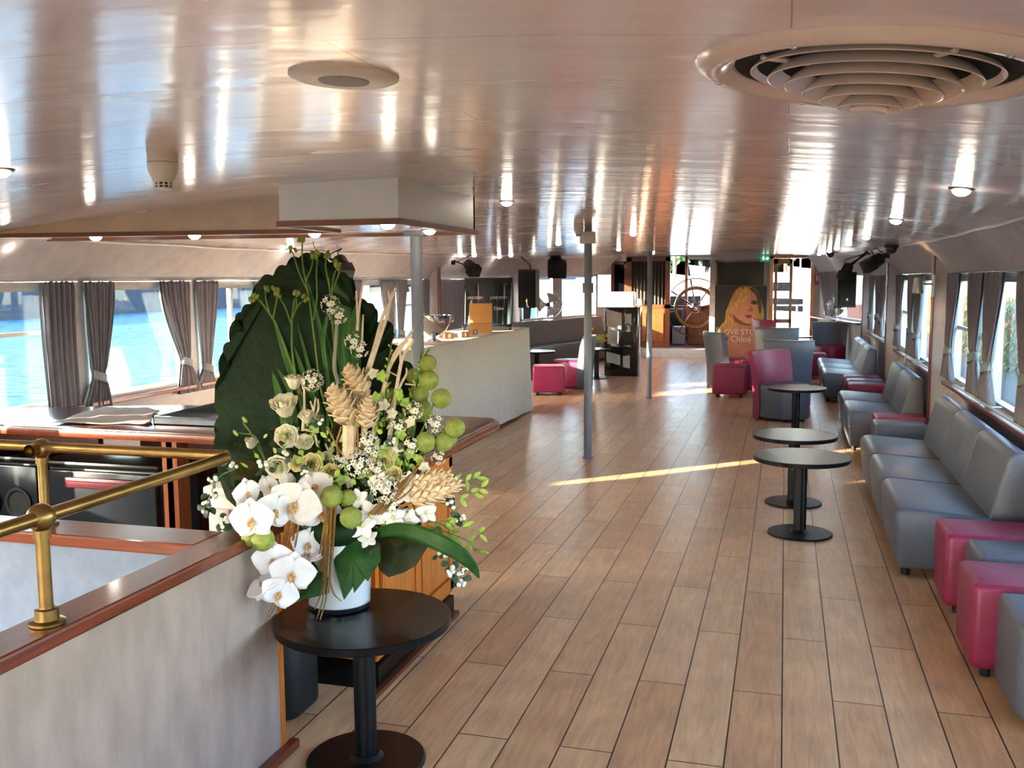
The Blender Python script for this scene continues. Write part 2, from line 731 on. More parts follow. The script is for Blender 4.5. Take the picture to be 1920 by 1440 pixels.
wl = MB()
MxL, LL = wall_frame((XL, YB), (XL, YS), -1)
wall_seg(wl, MxL, LL, -.1, 2.3, [(a - YB, c - YB, LZ0, LZ1) for a, c in LWIN])
MxLF, LLF = wall_frame((XL, YS), (XLF, YF), -1)
BOWL = [(.25, 1.45, .88, 1.74), (1.75, 3.2, .88, 1.74)]
wall_seg(wl, MxLF, LLF, -.1, 2.3, BOWL)


def cove(mb, side):
    ys = [YB + (YS - YB) * i / 20 for i in range(21)] + [YS + (YF - YS) * i / 6 for i in range(1, 7)]

    def fn(u, v):
        i = min(len(ys) - 1, int(round(v * (len(ys) - 1))))
        y = ys[i]
        x0, x1 = edgex(y, side), wallx(y, side)
        z0 = ceilz(x0, y) + .002
        zt = WT + (0 if y <= YS else .1 * (y - YS) / (YF - YS))
        bul = .02 * math.sin(PI * u)
        return (x0 + (x1 - x0) * u - side * bul * .3, y, z0 + (zt - z0) * u + bul)
    mb.grid(fn, 6, len(ys) - 1)


cove(wl, -1)
wall_left = struct(wl.build('wall_left', WALLP, smooth=30))
wr = MB()
MxR, LR = wall_frame((XR, YB), (XR, YS), 1)
wall_seg(wr, MxR, LR, -.1, 2.3, [(a - YB, c - YB, RZ0, RZ1) for a, c in RWIN])
MxRF, LRF = wall_frame((XR, YS), (XRF, YF), 1)
BOWR = [(.5, 3.1, .88, 1.74)]
wall_seg(wr, MxRF, LRF, -.1, 2.3, BOWR)
cove(wr, 1)
wall_right = struct(wr.build('wall_right', WALLP, smooth=30))
# pale cord along both ceiling edges
for sd, nm in ((-1, 'trim_1'), (1, 'trim_2')):
    t = MB()
    t.tube([(edgex(y, sd), y, ceilz(edgex(y, sd), y) - .006 + .004 * math.sin(y * 5)) for y in [YB + i * .3 for i in range(80)] if y < YF], .011, 6)
    struct(t.build(nm, WHITE))

b = MB()
MxB = Matrix(((-1, 0, 0, XR + .1), (0, -1, 0, YB), (0, 0, 1, 0), (0, 0, 0, 1)))
BFILL_WIN = [(.3 + 1.52 * k, 1.70 + 1.52 * k, .55, 2.02) for k in range(1, 4)]  # unseen aft glazing added to fill the saloon with light from behind
wall_seg(b, MxB, XR - XL + .2, -.1, 2.3, BFILL_WIN)
struct(b.build('wall_back', WALLP, smooth=0))

for i, (a, c) in enumerate(LWIN):
    bars = ()
    rail = None
    if i == 5:
        rail = (a - YB, c - YB, 1.31)
    if i == 7:
        bars = ((a + c) / 2 - YB - .02,)
        rail = ((a + c) / 2 - YB, c - YB, 1.29)
    if i in (8, 10):
        rail = (a - YB, c - YB, 1.32)
    window(MxL, a - YB, c - YB, LZ0, LZ1, bars, rail)
for i, (a, c) in enumerate(RWIN):
    rail = (a - YB, c - YB, 1.22) if i in (6, 8) else None
    window(MxR, a - YB, c - YB, RZ0, RZ1, (), rail)
for a, c, q0, q1 in BFILL_WIN:
    window(MxB, a, c, q0, q1)
for a, c, q0, q1 in BOWL:
    window(MxLF, a, c, q0, q1, ((a + .62,) if a < 1 else ()), None, DKWOOD)
for a, c, q0, q1 in BOWR:
    window(MxRF, a, c, q0, q1, (), None, DKWOOD)

# frames standing off the walls between the window bays
n = 3
for sd, ys in ((-1, (8.68, 12.92, 17.3)), (1, (9.2, 13.2, 17.2))):
    for y in ys:
        x = wallx(y, sd)
        t = MB()
        xi = x - sd * .14
        t.box(min(x, xi), max(x, xi), y - .05, y + .05, 0, WT + .16)
        o = struct(t.build('trim_%d' % n, WALLP, smooth=0))
        s = MB()
        s.box(min(xi, xi - sd * .012), max(xi, xi - sd * .012), y - .055, y - .025, 0, WT + .17)
        s.box(min(xi + sd * .004, xi - sd * .012), max(xi + sd * .004, xi - sd * .012), y + .025, y + .055, 0, WT + .17)
        s.build('wood_strip', REDWOOD if sd > 0 else WOOD, o, smooth=0)
        n += 1

# ---- forward bulkhead with its openings
DX0, DX1 = -.24, .50                    # door to the fore deck
HX0, HX1 = -2.36, -1.53                 # way into the wheelhouse
b = MB()
zt = 2.3
Y0, Y1 = YF, YF + .08
b.box(XLF - .25, -3.30, Y0, Y1, 0, zt)
b.box(-3.30, HX0, Y0, Y1, 0, .17)
b.box(-3.30, HX0, Y0, Y1, 2.10, zt)
b.box(HX0, HX1, Y0, Y1, 0, .15)
b.box(HX0, HX1, Y0, Y1, 2.12, zt)
b.box(HX1, -1.41, Y0, Y1, 0, zt)
b.box(-1.41, -.40, Y0, Y1, 0, 1.30)
b.box(-1.41, -.40, Y0, Y1, 2.01, zt)
b.box(-.40, DX0 - .06, Y0, Y1, 0, zt)
b.box(DX0 - .06, DX1 + .06, Y0, Y1, 2.08, zt)
b.box(DX1 + .06, XRF + .3, Y0, Y1, 0, zt)
b.box(XLF - .1, -.45, YF - .45, YF, 0, .17)          # low step in front of the bulkhead
wf = struct(b.build('wall_front', WALLP, smooth=0))
b = MB()
b.box(-1.42, -.39, Y0 - .02, Y0, 1.46, 1.50)
b.box(-1.42, -.39, Y0 - .02, Y0, 1.99, 2.03)
b.box(-1.42, -1.38, Y0 - .02, Y0, 1.3, 2.03)
b.box(-.43, -.39, Y0 - .02, Y0, 1.3, 2.03)
o = struct(b.build('window_40', DKWOOD, smooth=0))
g = MB()
g.box(-1.40, -.41, Y0 + .01, Y0 + .02, 1.3, 2.01)
g.build('pane', DKGLASS, o, smooth=0)

# wooden panel with a curtained upper half beside the wheelhouse opening
b = MB()
b.box(-3.28, -3.18, Y0 - .03, Y0 + .05, .17, 2.1)
b.box(-2.46, -2.36, Y0 - .03, Y0 + .05, .17, 2.1)
b.box(-3.28, -2.36, Y0 - .03, Y0 + .05, 2.02, 2.12)
b.box(-3.28, -2.36, Y0 - .03, Y0 + .05, 1.02, 1.10)
dpan = struct(b.build('door_1', DKWOOD, smooth=0))
g = MB()
g.box(-3.2, -2.44, Y0 - .01, Y0 + .03, .17, 1.04)
g.box(-3.16, -2.86, Y0 - .03, Y0 - .005, .3, .92, bev=.008)
g.box(-2.80, -2.48, Y0 - .03, Y0 - .005, .3, .92, bev=.008)
g.build('lower_panel', MIDWOOD, dpan, smooth=0)
g = MB()
g.grid(lambda u, v: (-3.18 + .72 * u, Y0 + .02 + .018 * math.sin(u * 60), 1.1 + .92 * v), 90, 2)
g.build('curtain', M_('dark_curtain', '#38322f', .9, var=.2, vs=30, vstretch=(4, 1, .2)), dpan)
# dark framed window left of it
b = MB()
b.box(-3.62, -3.56, Y0 - .02, Y0, 1.0, 2.0)
b.box(-3.34, -3.28, Y0 - .02, Y0, .17, 2.1)
b.box(-3.62, -3.3, Y0 - .02, Y0, 1.96, 2.03)
o = struct(b.build('window_41', DKWOOD, smooth=0))
g = MB()
g.box(-3.57, -3.33, Y0 - .012, Y0 - .004, .9, 1.97)
g.build('pane', DKGLASS, o, smooth=0)

# wheelhouse behind the opening
b = MB()
b.box(-2.75, -1.2, Y1, 23.4, .07, .17)
b.box(-2.80, -2.72, Y1, 23.4, .0, 1.05)
b.box(-1.25, -1.17, Y1, 23.4, 0, 2.3)
b.box(-2.8, -1.17, 23.4, 23.46, 0, 1.0)
b.box(-2.8, -1.17, Y1, 23.5, 2.18, 2.24)
b.box(-2.80, -2.72, 22.9, 23.46, 1.0, 2.2)
b.box(-2.32, -2.25, 23.4, 23.46, 1.0, 2.2)
struct(b.build('wheelhouse_shell', DKWOOD, smooth=0))
b = MB()
b.box(-2.28, -1.2, 23.41, 23.45, .98, 1.02)
b.box(-2.28, -1.2, 23.41, 23.45, 2.10, 2.16)
o = struct(b.build('window_42', ALU, smooth=0))
g = MB()
g.box(-2.26, -1.26, 23.425, 23.43, 1.0, 2.14)
g.build('pane', GLASS, o, smooth=0)

# door to the fore deck: frame, and the leaf standing ajar
b = MB()
b.box(DX0 - .07, DX0, Y0 - .03, Y1, 0, 2.1)
b.box(DX1, DX1 + .07, Y0 - .03, Y1, 0, 2.1)
b.box(DX0 - .07, DX1 + .07, Y0 - .03, Y1, 2.05, 2.12)
struct(b.build('door_2', ORANGE, smooth=0))
b = MB()
w = .36
lx = DX0 + .02
b.box(lx, lx + .06, Y0 + .02, Y0 + .06, .02, 2.04)
b.box(lx + w - .06, lx + w, Y0 + .02, Y0 + .06, .02, 2.04)
b.box(lx, lx + w, Y0 + .02, Y0 + .06, 1.94, 2.04)
b.box(lx, lx + w, Y0 + .02, Y0 + .06, .02, .62)
b.box(lx, lx + w, Y0 + .02, Y0 + .06, .72, .8)
leaf = struct(b.build('door_3', M_('pale_door_wood', '#a9825f', .5, var=.08), smooth=0))
g = MB()
g.box(lx + .05, lx + w - .05, Y0 + .035, Y0 + .04, .8, 1.95)
g.build('pane', GLASS, leaf, smooth=0)
g = MB()
g.box(lx + w - .045, lx + w - .015, Y0 - .0, Y0 + .02, .88, 1.12, bev=.004)
g.cyl((lx + w - .03, Y0 - .04, 1.02), (lx + w - .03, Y0 + .02, 1.02), .01)
g.cyl((lx + w - .15, Y0 - .04, 1.02), (lx + w - .02, Y0 - .04, 1.02), .009)
g.build('door_handle', BRASS, leaf)
# ================================================================== STRUCTURAL POSTS AND CEILING FITTINGS
def pillar(x, y, z1, label, cap, r=.036):
    t = thing('pillar', label, 'pillar', (x, y, 0), None, 'thing')
    b = MB()
    b.cyl((x, y, 0), (x, y, z1), r, seg=24)
    b.build('shaft', PILLAR, t)
    b = MB()
    if cap == 'box':
        b.box(x - .07, x + .065, y - .05, y + .05, z1 - .17, z1 - .06, bev=.012)
        b.build('collar', CREAM, t)
    elif cap == 'plate':
        b.box(x - .065, x + .065, y - .05, y + .05, z1 - .035, z1, bev=.012)
        b.build('collar', PILLAR, t)
    else:
        b.lathe([(.05, -.12), (.055, -.1), (.055, -.02), (.045, 0)], (x, y, z1), 20)
        b.build('collar', CREAM, t)
    b = MB()
    b.lathe([(.05, 0), (.05, .004), (.04, .008)], (x, y, 0.0), 20)
    b.build('base_ring', PILLAR, t)


P1, P2 = atZ(1102, 858), atZ(1216.5, 747)
pillar(P1.x, P1.y, ceilz(P1.x, P1.y), 'grey steel pillar crossing the sunlit stripe in the middle of the floor', 'box')
pillar(P2.x, P2.y, ceilz(P2.x, P2.y), 'thin grey steel pillar nearest the wheelhouse opening', 'cone')
pillar(-2.12, 5.40, 1.945, 'grey steel pillar under the bar canopy beside the tall flowers', 'plate')

# big round air diffuser
vc = onceil(1640, 128)
vx, vy = vc.x, vc.y
vz = ceilz(vx, vy)
t = thing('ceiling_vent', 'large round cream air diffuser of concentric rings in the ceiling', 'vent', (vx, vy, vz))
V = lambda prof, name, mat=VENTM: (lambda b: b.build(name, mat, t))(MB().lathe(prof, (vx, vy, vz), 64, cap=False))
RV = .345
V([(RV, .02), (RV, -.004), (RV - .008, -.014), (RV - .03, -.024), (RV - .055, -.02), (RV - .075, -.006), (RV - .08, .02)], 'outer_ring')
for i, r in enumerate((.232, .198, .164, .129, .094, .059)):
    z = -.016 - i * .0125
    V([(r - .034, z + .034), (r - .012, z + .014), (r, z), (r + .003, z + .001), (r + .002, z + .004), (r - .010, z + .018), (r - .032, z + .037)], 'ring')
V([(.0, -.086), (.03, -.085), (.036, -.078), (.03, -.06)], 'centre_button')
b = MB()
for a in (.5, .5 + PI / 2):
    b.tube([(vx + .24 * math.cos(a), vy + .24 * math.sin(a), vz - .008), (vx - .24 * math.cos(a), vy - .24 * math.sin(a), vz - .008)], .006, 6)
b.build('cross_bar', VENTM, t)
b = MB()
b.lathe([(RV - .078, -.003), (RV - .079, -.0045), (0, -.0045)], (vx, vy, vz), 48, cap=False)
b.build('throat_shade', DARKIN, t)  # flat black disc stands in for the shade inside the diffuser
for k, a in enumerate((2.0, 2.9, 4.2, 5.4)):
    b = MB()
    b.sphere((vx + (RV - .035) * math.cos(a), vy + (RV - .035) * math.sin(a), vz - .024), .007, (1, 1, .5), 8)
    b.build('screw', CHROME, t)

t.rotation_euler[1] = ceiltilt(vx, vy)

# flush ceiling loudspeaker
sc = onceil(645, 141)
z = ceilz(sc.x, sc.y)
t = thing('ceiling_speaker', 'flat round white ceiling speaker with small dark grille', 'speaker', (sc.x, sc.y, z))
MB().lathe([(.128, .0), (.128, -.006), (.115, -.012), (.06, -.013)], (sc.x, sc.y, z), 40).build('rim', CREAM, t)
g = M_('speaker_mesh', '#8f8884', .6, metal=.3, var=.4, vs=400)
MB().lathe([(.06, -.012), (.058, -.016), (0, -.018)], (sc.x, sc.y, z), 32).build('grille', g, t)

t.rotation_euler[1] = ceiltilt(sc.x, sc.y)

# smoke detectors
def detector(x, y, z, s, label):
    t = thing('smoke_detector', label, 'smoke detector', (x, y, z), 'smoke detectors on the ceiling')
    MB().lathe([(.056 * s, .01), (.056 * s, -.035 * s)], (x, y, z), 32).build('base', CREAM, t)
    MB().lathe([(.056 * s, -.037 * s), (.055 * s, -.065 * s), (.036 * s, -.105 * s), (.034 * s, -.11 * s)], (x, y, z), 32).build('cone', CREAM, t)
    MB().lathe([(.030 * s, -.108 * s), (.030 * s, -.128 * s)], (x, y, z), 24).build('dark_slot', DARKIN, t)
    b = MB()
    for k in range(10):
        a = 2 * PI * k / 10
        b.box(-.004, .004, .0285 * s, .033 * s, -.13 * s, -.107 * s, M=Matrix.Translation((x, y, z)) @ Matrix.Rotation(a, 4, 'Z'))
    b.lathe([(.033 * s, -.117 * s), (.033 * s, -.121 * s)], (x, y, z), 24)
    b.lathe([(.034 * s, -.128 * s), (.03 * s, -.134 * s), (0, -.136 * s)], (x, y, z), 24)
    b.build('cage', CREAM, t)


sd_ = onceil(304, 287)
detector(sd_.x, sd_.y, ceilz(sd_.x, sd_.y), 1.0, 'cream cone shaped smoke detector hanging above the stair enclosure')
sd_ = onceil(1094, 443)
detector(P1.x - .06, P1.y - .12, ceilz(P1.x, P1.y), .8, 'cream smoke detector at the head of the middle pillar')

# recessed downlights
LAMP_W = 0.12


def downlight(p, z, label, group, s=1.0, flat=False):
    t = thing('downlight', label, 'ceiling light', (p.x, p.y, z), group)
    if not flat:
        t.rotation_euler[1] = ceiltilt(p.x, p.y)
    r = .05 * s
    tr = MB().lathe([(r, .004), (r, -.004), (r * .78, -.009)], (p.x, p.y, z), 24).build('trim_ring', M_R, t)
    MB().lathe([(r * .76, -.006), (r * .62, -.02), (r * .32, -.03), (0, -.032)], (p.x, p.y, z), 20).build('bulb', LAMP, tr)
    ld = bpy.data.lights.new('downlight_glow', 'POINT')
    ld.energy = LAMP_W * s
    ld.color = (1.0, .87, .72)
    ld.shadow_soft_size = .03
    lo = bpy.data.objects.new('downlight_glow', ld)
    COL.objects.link(lo)
    lo.parent = t
    lo.location = (0, 0, -.075)


M_R = M_('dark_brass_ring', '#4a3a30', .35, metal=.8)
ORD = ['nearest', 'second', 'third', 'fourth', 'fifth', 'sixth', 'seventh', 'eighth', 'ninth']
rows = [
    ('right', [(1803, 353), (1680, 411), (1624, 443), (1591, 456), (1569, 465), (1555, 470), (1544, 473), (1536, 476)],
     '%s recessed downlight in the row above the grey sofas', 'downlights above the sofas'),
    ('mid', [(950, 377), (1187, 437), (1274, 459), (1320, 469)],
     '%s recessed downlight in the middle row running toward the ship wheel', 'downlights along the middle of the ceiling'),
    ('midb', [(1047, 456), (1160, 467), (1224, 474)],
     '%s small recessed downlight left of the middle row', 'small downlights left of the middle row'),
    ('left', [(485, 463), (670, 473), (797, 474), (889, 478), (958, 478)],
     '%s recessed downlight along the left ceiling edge above the windows', 'downlights along the left ceiling edge'),
    ('edge', [(2, 318)], '%s downlight cut off by the left border of the view', 'downlight at the left border')]
for nm, pts, lab, grp in rows:
    for k, (x, y) in enumerate(pts):
        p = onceil(x, y)
        if p.y > YF - .3:
            p.y = YF - .4 - .1 * (len(pts) - k)
        lo, hi = edgex(p.y, -1) + .08, edgex(p.y, 1) - .08
        p.x = max(lo, min(hi, p.x))
        w = ORD[k] if len(pts) > 1 else 'single'
        downlight(p, ceilz(p.x, p.y), lab % w, grp)

# canopy above the bar: box toward the camera and a long beam to the left wall
SZ = 1.95
t = thing('bar_canopy', 'white boxed canopy with orange lower edge hanging over the bar', 'canopy', (-2.1, 4.9, SZ))
XE = XL + .12


def ring_strip(path, th, z0, z1, nm, mat):
    b = MB()
    # vertical strip of thickness th along a plan path, mitred at the corners
    n = len(path)
    L, Rr = [], []
    for i, p in enumerate(path):
        p = Vector(p)
        d0 = (p - Vector(path[i - 1])).normalized() if i else None
        d1 = (Vector(path[i + 1]) - p).normalized() if i < n - 1 else None
        if d0 is None:
            d0 = d1
        if d1 is None:
            d1 = d0
        n0, n1 = Vector((-d0.y, d0.x)), Vector((-d1.y, d1.x))
        mm = (n0 + n1)
        mm = mm / max(.2, mm.dot(n0))
        L.append(p)
        Rr.append(p + mm * th)
    rings = [[(a.x, a.y, z0), (b_.x, b_.y, z0), (b_.x, b_.y, z1), (a.x, a.y, z1)] for a, b_ in zip(L, Rr)]
    b.loft(rings)
    return b.build(nm, mat, t, smooth=0)


box_path = [(-2.44, 5.04), (-2.44, 4.36), (-1.80, 4.36), (-1.80, 5.55)]
ring_strip(box_path, .03, SZ, 2.16, 'box_side', WHITE)
ring_strip([(XE, 4.72), (-2.445, 5.02)], .03, SZ - .005, 2.15, 'beam_side', M_('canopy_beam_beige', '#c9ad8e', .3, coat=.3, var=.08))
ring_strip([(-1.80, 5.55), (-2.44, 5.55), (XE, 5.25)], .03, SZ - .005, 2.15, 'beam_side', WHITE)
ring_strip([(-2.452, 5.03), (-2.452, 4.348), (-1.788, 4.348), (-1.788, 5.562), (-2.44, 5.562), (XE, 5.262)], .024, SZ - .03, SZ - .001, 'wood_edging', EDGEW)
ring_strip([(XE, 4.708), (-2.45, 5.008)], .024, SZ - .03, SZ - .006, 'wood_edging', EDGEW)
b = MB()
b.box(-2.43, -1.81, 4.38, 5.55, SZ - .012, SZ + .01)
b.prism([(-2.43, 5.04), (-2.43, 5.55), (XE, 5.25), (XE, 4.74)], Matrix.Identity(4), SZ - .012, SZ + .01)
b.build('underside', CEIL, t, smooth=0)
for k, (x, y) in enumerate([(805, 430), (727, 418), (590, 440), (365, 447), (180, 454), (8, 462)]):
    p = atZ(x, y, SZ - .012)
    p.y = max(4.5, min(5.4, p.y))
    if k > 1:
        for _ in range(8):
            yy = 5.26 - .28 * (-2.44 - p.x) / 2.36
            p = atY(x, y, yy)
        p.x = max(p.x, XE + .08)
    downlight(p, SZ - .012, '%s downlight under the bar canopy counting from its right end' % ['first', 'second', 'third', 'fourth', 'fifth', 'sixth'][k],
              'downlights under the bar canopy', 1.0, True)

# ================================================================== STAIR ENCLOSURE
ex = -1.66
t = thing('stair_enclosure', 'low mottled stair enclosure with red brown wooden capping at the left front', 'stair enclosure', (-2.3, 1.6, 0))
b = MB()
b.box(ex - .05, ex, -.6, 2.86, 0, .79)
b.build('side_panel', PANEL, t, smooth=0)
b = MB()
b.box(-4.0, ex - .05, 2.60, 2.68, 0, .79)
b.build('cross_panel', PANELB, t, smooth=0)
b = MB()
b.box(ex - .055, ex - .05, -.6, 2.6, 0, .79)
b.build('inner_lining', PANELB, t, smooth=0)
b = MB()
b.box(ex - .115, ex + .02, -.6, 2.9, .79, .83, bev=.008)
b.build('capping', WOOD, t, smooth=0)
b = MB()
b.box(-4.0, ex - .1, 2.545, 2.72, .79, .832, bev=.008)
b.build('cross_capping', WOODX, t, smooth=0)
b = MB()
b.box(ex - .055, ex + .006, 2.86, 2.885, 0, .79)
b.build('end_strip', ORANGE, t, smooth=0)
b = MB()
b.box(ex, ex + .035, -.6, 2.93, 0, .035, bev=.006)
b.build('skirting', WOOD, t, smooth=0)

BR_ = .0175
px, py = -1.70, 1.855
t = thing('brass_handrail', 'brass tube handrail with ball joints standing on the stair enclosure', 'handrail', (px, py, .83))
for (qx, qy, nm) in ((px, py, 'near'), (-2.41, 2.65, 'far')):
    zt = 1.093
    b = MB()
    b.cyl((qx, qy, .835), (qx, qy, zt), BR_ * .93)
    b.build('post', BRASS, t)
    b = MB()
    b.lathe([(.042, .832), (.042, .838), (.028, .842), (.027, .868), (.02, .87)], (qx, qy, 0), 24)
    b.build('foot_flange', BRASS, t)
    b = MB()
    b.sphere((qx, qy, zt), .034, (1, 1, 1), 20)
    b.lathe([(.0205, -.05), (.0205, -.03)], (qx, qy, zt), 20)
    b.build('ball_joint', BRASS, t)
b = MB()
b.cyl((px, -.5, 1.093), (px, 2.65, 1.093), BR_)
b.build('side_rail', BRASS, t)
b = MB()
b.cyl((-4.2, 2.65, 1.10), (px, 2.65, 1.10), BR_)
b.build('cross_rail', BRASS, t)
b = MB()
b.lathe([(.022, .0), (.022, .05), (.015, .05), (.015, .0)], seg=20, M=frame((-2.41, 2.595, 1.093), (1, 0, 0), (0, 1, 0)), cap=False)
b.build('open_socket', BRASS, t)

# ================================================================== BAR
t = thing('bar_counter', 'wooden bar counter with orange panelled front behind the flowers', 'bar', (-2.8, 4.4, 0))
BZ = .905
b = MB()
pl = round_poly([(-1.47, 3.40, .06), (-1.47, 4.95, .12), (-3.5, 5.05, 0), (-4.84, 4.55, 0), (-4.84, 4.14, 0), (-2.10, 4.08, .05), (-2.10, 3.40, .06)], .05, 5)
b.prism(pl, Matrix.Identity(4), BZ - .045, BZ, bev=.008)
b.build('worktop', WOODTOP, t, smooth=40)
pl2 = [(x + (.012 if x > -2.4 else 0) * (1 if x > -1.8 else -1), y) for x, y in pl]
b = MB()
b.prism(round_poly([(-1.455, 3.385, .06), (-1.455, 4.965, .12), (-3.5, 5.06, 0), (-4.84, 4.56, 0), (-4.84, 4.125, 0), (-2.115, 4.065, .05), (-2.115, 3.385, .06)], .05, 5),
        Matrix.Identity(4), BZ - .05, BZ - .008, bev=.006)
b.build('edge_moulding', WOOD, t, smooth=40)
# orange cabinet under the right leg
b = MB()
b.box(-2.05, -1.56, 3.46, 4.38, .11, BZ - .05)
b.build('carcass', ORANGE, t, smooth=0)


def raised_panel(nm, M, w, h, mat):
    b = MB()
    f = .055
    b.box(0, w, 0, f, 0, .018, bev=.004, M=M)
    b.box(0, w, h - f, h, 0, .018, bev=.004, M=M)
    b.box(0, f, 0, h, 0, .018, bev=.004, M=M)
    b.box(w - f, w, 0, h, 0, .018, bev=.004, M=M)
    b.box(f + .012, w - f - .012, f + .012, h - f - .012, 0, .014, bev=.006, M=M)
    b.build(nm, mat, t, smooth=0)


for k in range(2):
    raised_panel('cabinet_door', frame((-1.56, 3.5 + k * .44, .14), (0, 1, 0), (1, 0, 0)), .42, .66, ORANGE)
raised_panel('end_panel', frame((-2.04, 3.46, .14), (1, 0, 0), (0, -1, 0)), .46, .66, ORANGE)
b = MB()
b.box(-2.03, -1.545, 3.44, 4.36, 0, .10)
b.build('plinth', BLACK, t, smooth=0)
b = MB()
b.box(-1.545, -1.52, 3.3, 4.37, 0, .02)
b.build('quarter_round', DKWOOD, t, smooth=0)
b = MB()
b.box(-3.7, -2.06, 4.86, 4.92, 0, BZ - .05)
b.box(-4.8, -3.7, 4.50, 4.54, 0, BZ - .05)
b.build('back_panel', DKWOOD, t, smooth=0)
for x in (atY(320, 900, 4.12).x, atY(365, 830, 4.3).x):
    b = MB()
    b.box(x - .03, x + .03, 4.1, 4.2, 0, BZ - .05)
    b.build('upright', MIDWOOD, t, smooth=0)

# bottle fridges under the counter
for k, (xa, xb, lab) in enumerate(((88, 300, 'black under-counter fridge with dark red handle recess'), (-230, 78, 'black under-counter fridge with moulded dark door at left border'))):
    x0, x1 = atY(xa, 900, 4.15).x, atY(xb, 900, 4.15).x
    x0 = max(x0, XL + .05)
    z1 = .69 if k == 0 else .70
    f = thing('bar_fridge', lab, 'fridge', ((x0 + x1) / 2, 4.4, 0), None)
    MB().box(x0, x1, 4.17, 4.48, .02, z1, bev=.01).build('body', BLACKP, f)
    MB().box(x0 - .02, x1 + .02, 4.11, 4.48, z1, z1 + .035, bev=.012).build('top', BLACK, f)
    fd = MB().box(x0 + .02, x1 - .02, 4.135, 4.17, .06, z1 - .02, bev=.008).build('door', M_('fridge_door_%d' % k, '#1d2126', .16, spec=.3), f)
    if k == 0:
        xa_, xb_ = atY(122, 890, 4.12).x, atY(252, 890, 4.12).x
        za = atY(150, 915, 4.12).z
        MB().box(xa_, xb_, 4.11, 4.14, za, za + .055, bev=.006).build('handle', M_('dark_red_plastic', '#4a1722', .3), fd)
        MB().box(xa_ + .02, xb_ - .02, 4.10, 4.115, za + .035, za + .05, bev=.004).build('handle_lip', M_('dark_red_plastic_lip', '#5c1c2a', .3), fd)
    else:
        for u in range(2):
            for v in range(2):
                q = x1 - .14 - u * .2
                b = MB()
                b.lathe([(.085, 0), (.085, .012), (.07, .012), (.06, .004)], seg=20, M=frame((q, 4.135, .2 + v * .28), (1, 0, 0), (0, -1, 0)))
                b.build('moulded_recess', BLACKP, fd)

# white slim appliance right of the fridges
pa = atY(380, 900, 3.75)
t = thing('white_cabinet', 'narrow white metal cabinet half hidden behind the flower leaf', 'cabinet', (pa.x + .15, 3.85, 0))
MB().box(pa.x, pa.x + .26, 3.78, 4.02, 0, .68, bev=.008).build('body', WHITE, t)
MB().box(pa.x + .02, pa.x + .12, 3.765, 3.78, .05, .62, bev=.005).build('door', WHITE, t)
MB().box(pa.x + .14, pa.x + .24, 3.765, 3.78, .05, .62, bev=.005).build('door', WHITE, t)
MB().box(pa.x - .01, pa.x + .27, 3.76, 4.03, .68, .72, bev=.008).build('top', WHITE, t)

# dark bin in the gap below the table
t = thing('waste_bin', 'black rounded bin between stair enclosure and orange cabinet', 'bin', (-1.86, 3.2, 0))
b = MB()
b.prism(round_poly([(-1.985, 3.08), (-1.735, 3.08), (-1.735, 3.33), (-1.985, 3.33)], .07, 5), Matrix.Identity(4), 0, .34, bev=.02)
b.build('body', BLACKP, t)
b = MB()
b.prism(round_poly([(-1.995, 3.07), (-1.725, 3.07), (-1.725, 3.34), (-1.995, 3.34)], .07, 5), Matrix.Identity(4), .34, .37, bev=.012)
b.build('lid', BLACKP, t)

# grey cloth and silver tray on the counter
c0 = [atZ(x, y, BZ) for x, y in ((95, 797), (280, 797), (300, 770), (190, 766))]


def clothpt(u, v):
    a = c0[0].lerp(c0[1], u)
    d = c0[3].lerp(c0[2], u)
    p = a.lerp(d, v)
    w = .005 * math.sin(7 * u + 4 * v) * math.sin(5 * v + 2) + .002 * math.sin(19 * u) + .010
    return (p.x + .02 * math.sin(9 * v), p.y + .02 * math.sin(11 * u), BZ + w)


tag(MB().grid(clothpt, 30, 20).build('folded_cloth', M_('grey_linen', '#aca49e', .95, var=.06, spec=.1), solid=.004),
    'crumpled grey cloth spread on the bar beside the silver tray', 'cloth')
ta, tb_ = atZ(283, 797, BZ), atZ(400, 757, BZ)
t = thing('serving_tray', 'deep rectangular silver tray on the bar worktop', 'tray', (ta.x, ta.y, BZ))
cx0, cx1, cy0, cy1 = ta.x, ta.x + .62, ta.y + .02, min(4.93, tb_.y)
b = MB()
b.box(cx0, cx1, cy0, cy1, BZ, BZ + .006)
b.build('base', CHROME, t, smooth=0)
b = MB()
h = .045
b.box(cx0, cx1, cy0, cy0 + .006, BZ, BZ + h)
b.box(cx0, cx1, cy1 - .006, cy1, BZ, BZ + h)
b.box(cx0, cx0 + .006, cy0, cy1, BZ, BZ + h)
b.box(cx1 - .006, cx1, cy0, cy1, BZ, BZ + h)
b.build('rim_wall', CHROME, t, smooth=0)

# ================================================================== CLOTHED BUFFET TABLE
TZ, TX0, TX1, TY0, TY1 = 1.055, -3.86, -3.07, 6.42, 11.62
t = thing('buffet_table', 'long bar table under a floor length white cloth', 'table', (-3.45, 9, 0))
b = MB()
b.box(TX0 + .03, TX1 - .03, TY0 + .03, TY1 - .03, TZ - .05, TZ - .008)
b.build('tabletop', MIDWOOD, t, smooth=0)
for x in (TX0 + .1, TX1 - .1):
    for y in (TY0 + .2, TY1 - .2):
        b = MB()
        b.box(x - .02, x + .02, y - .02, y + .02, 0, TZ - .05)
        b.build('leg', ALU, t, smooth=0)
b = MB()


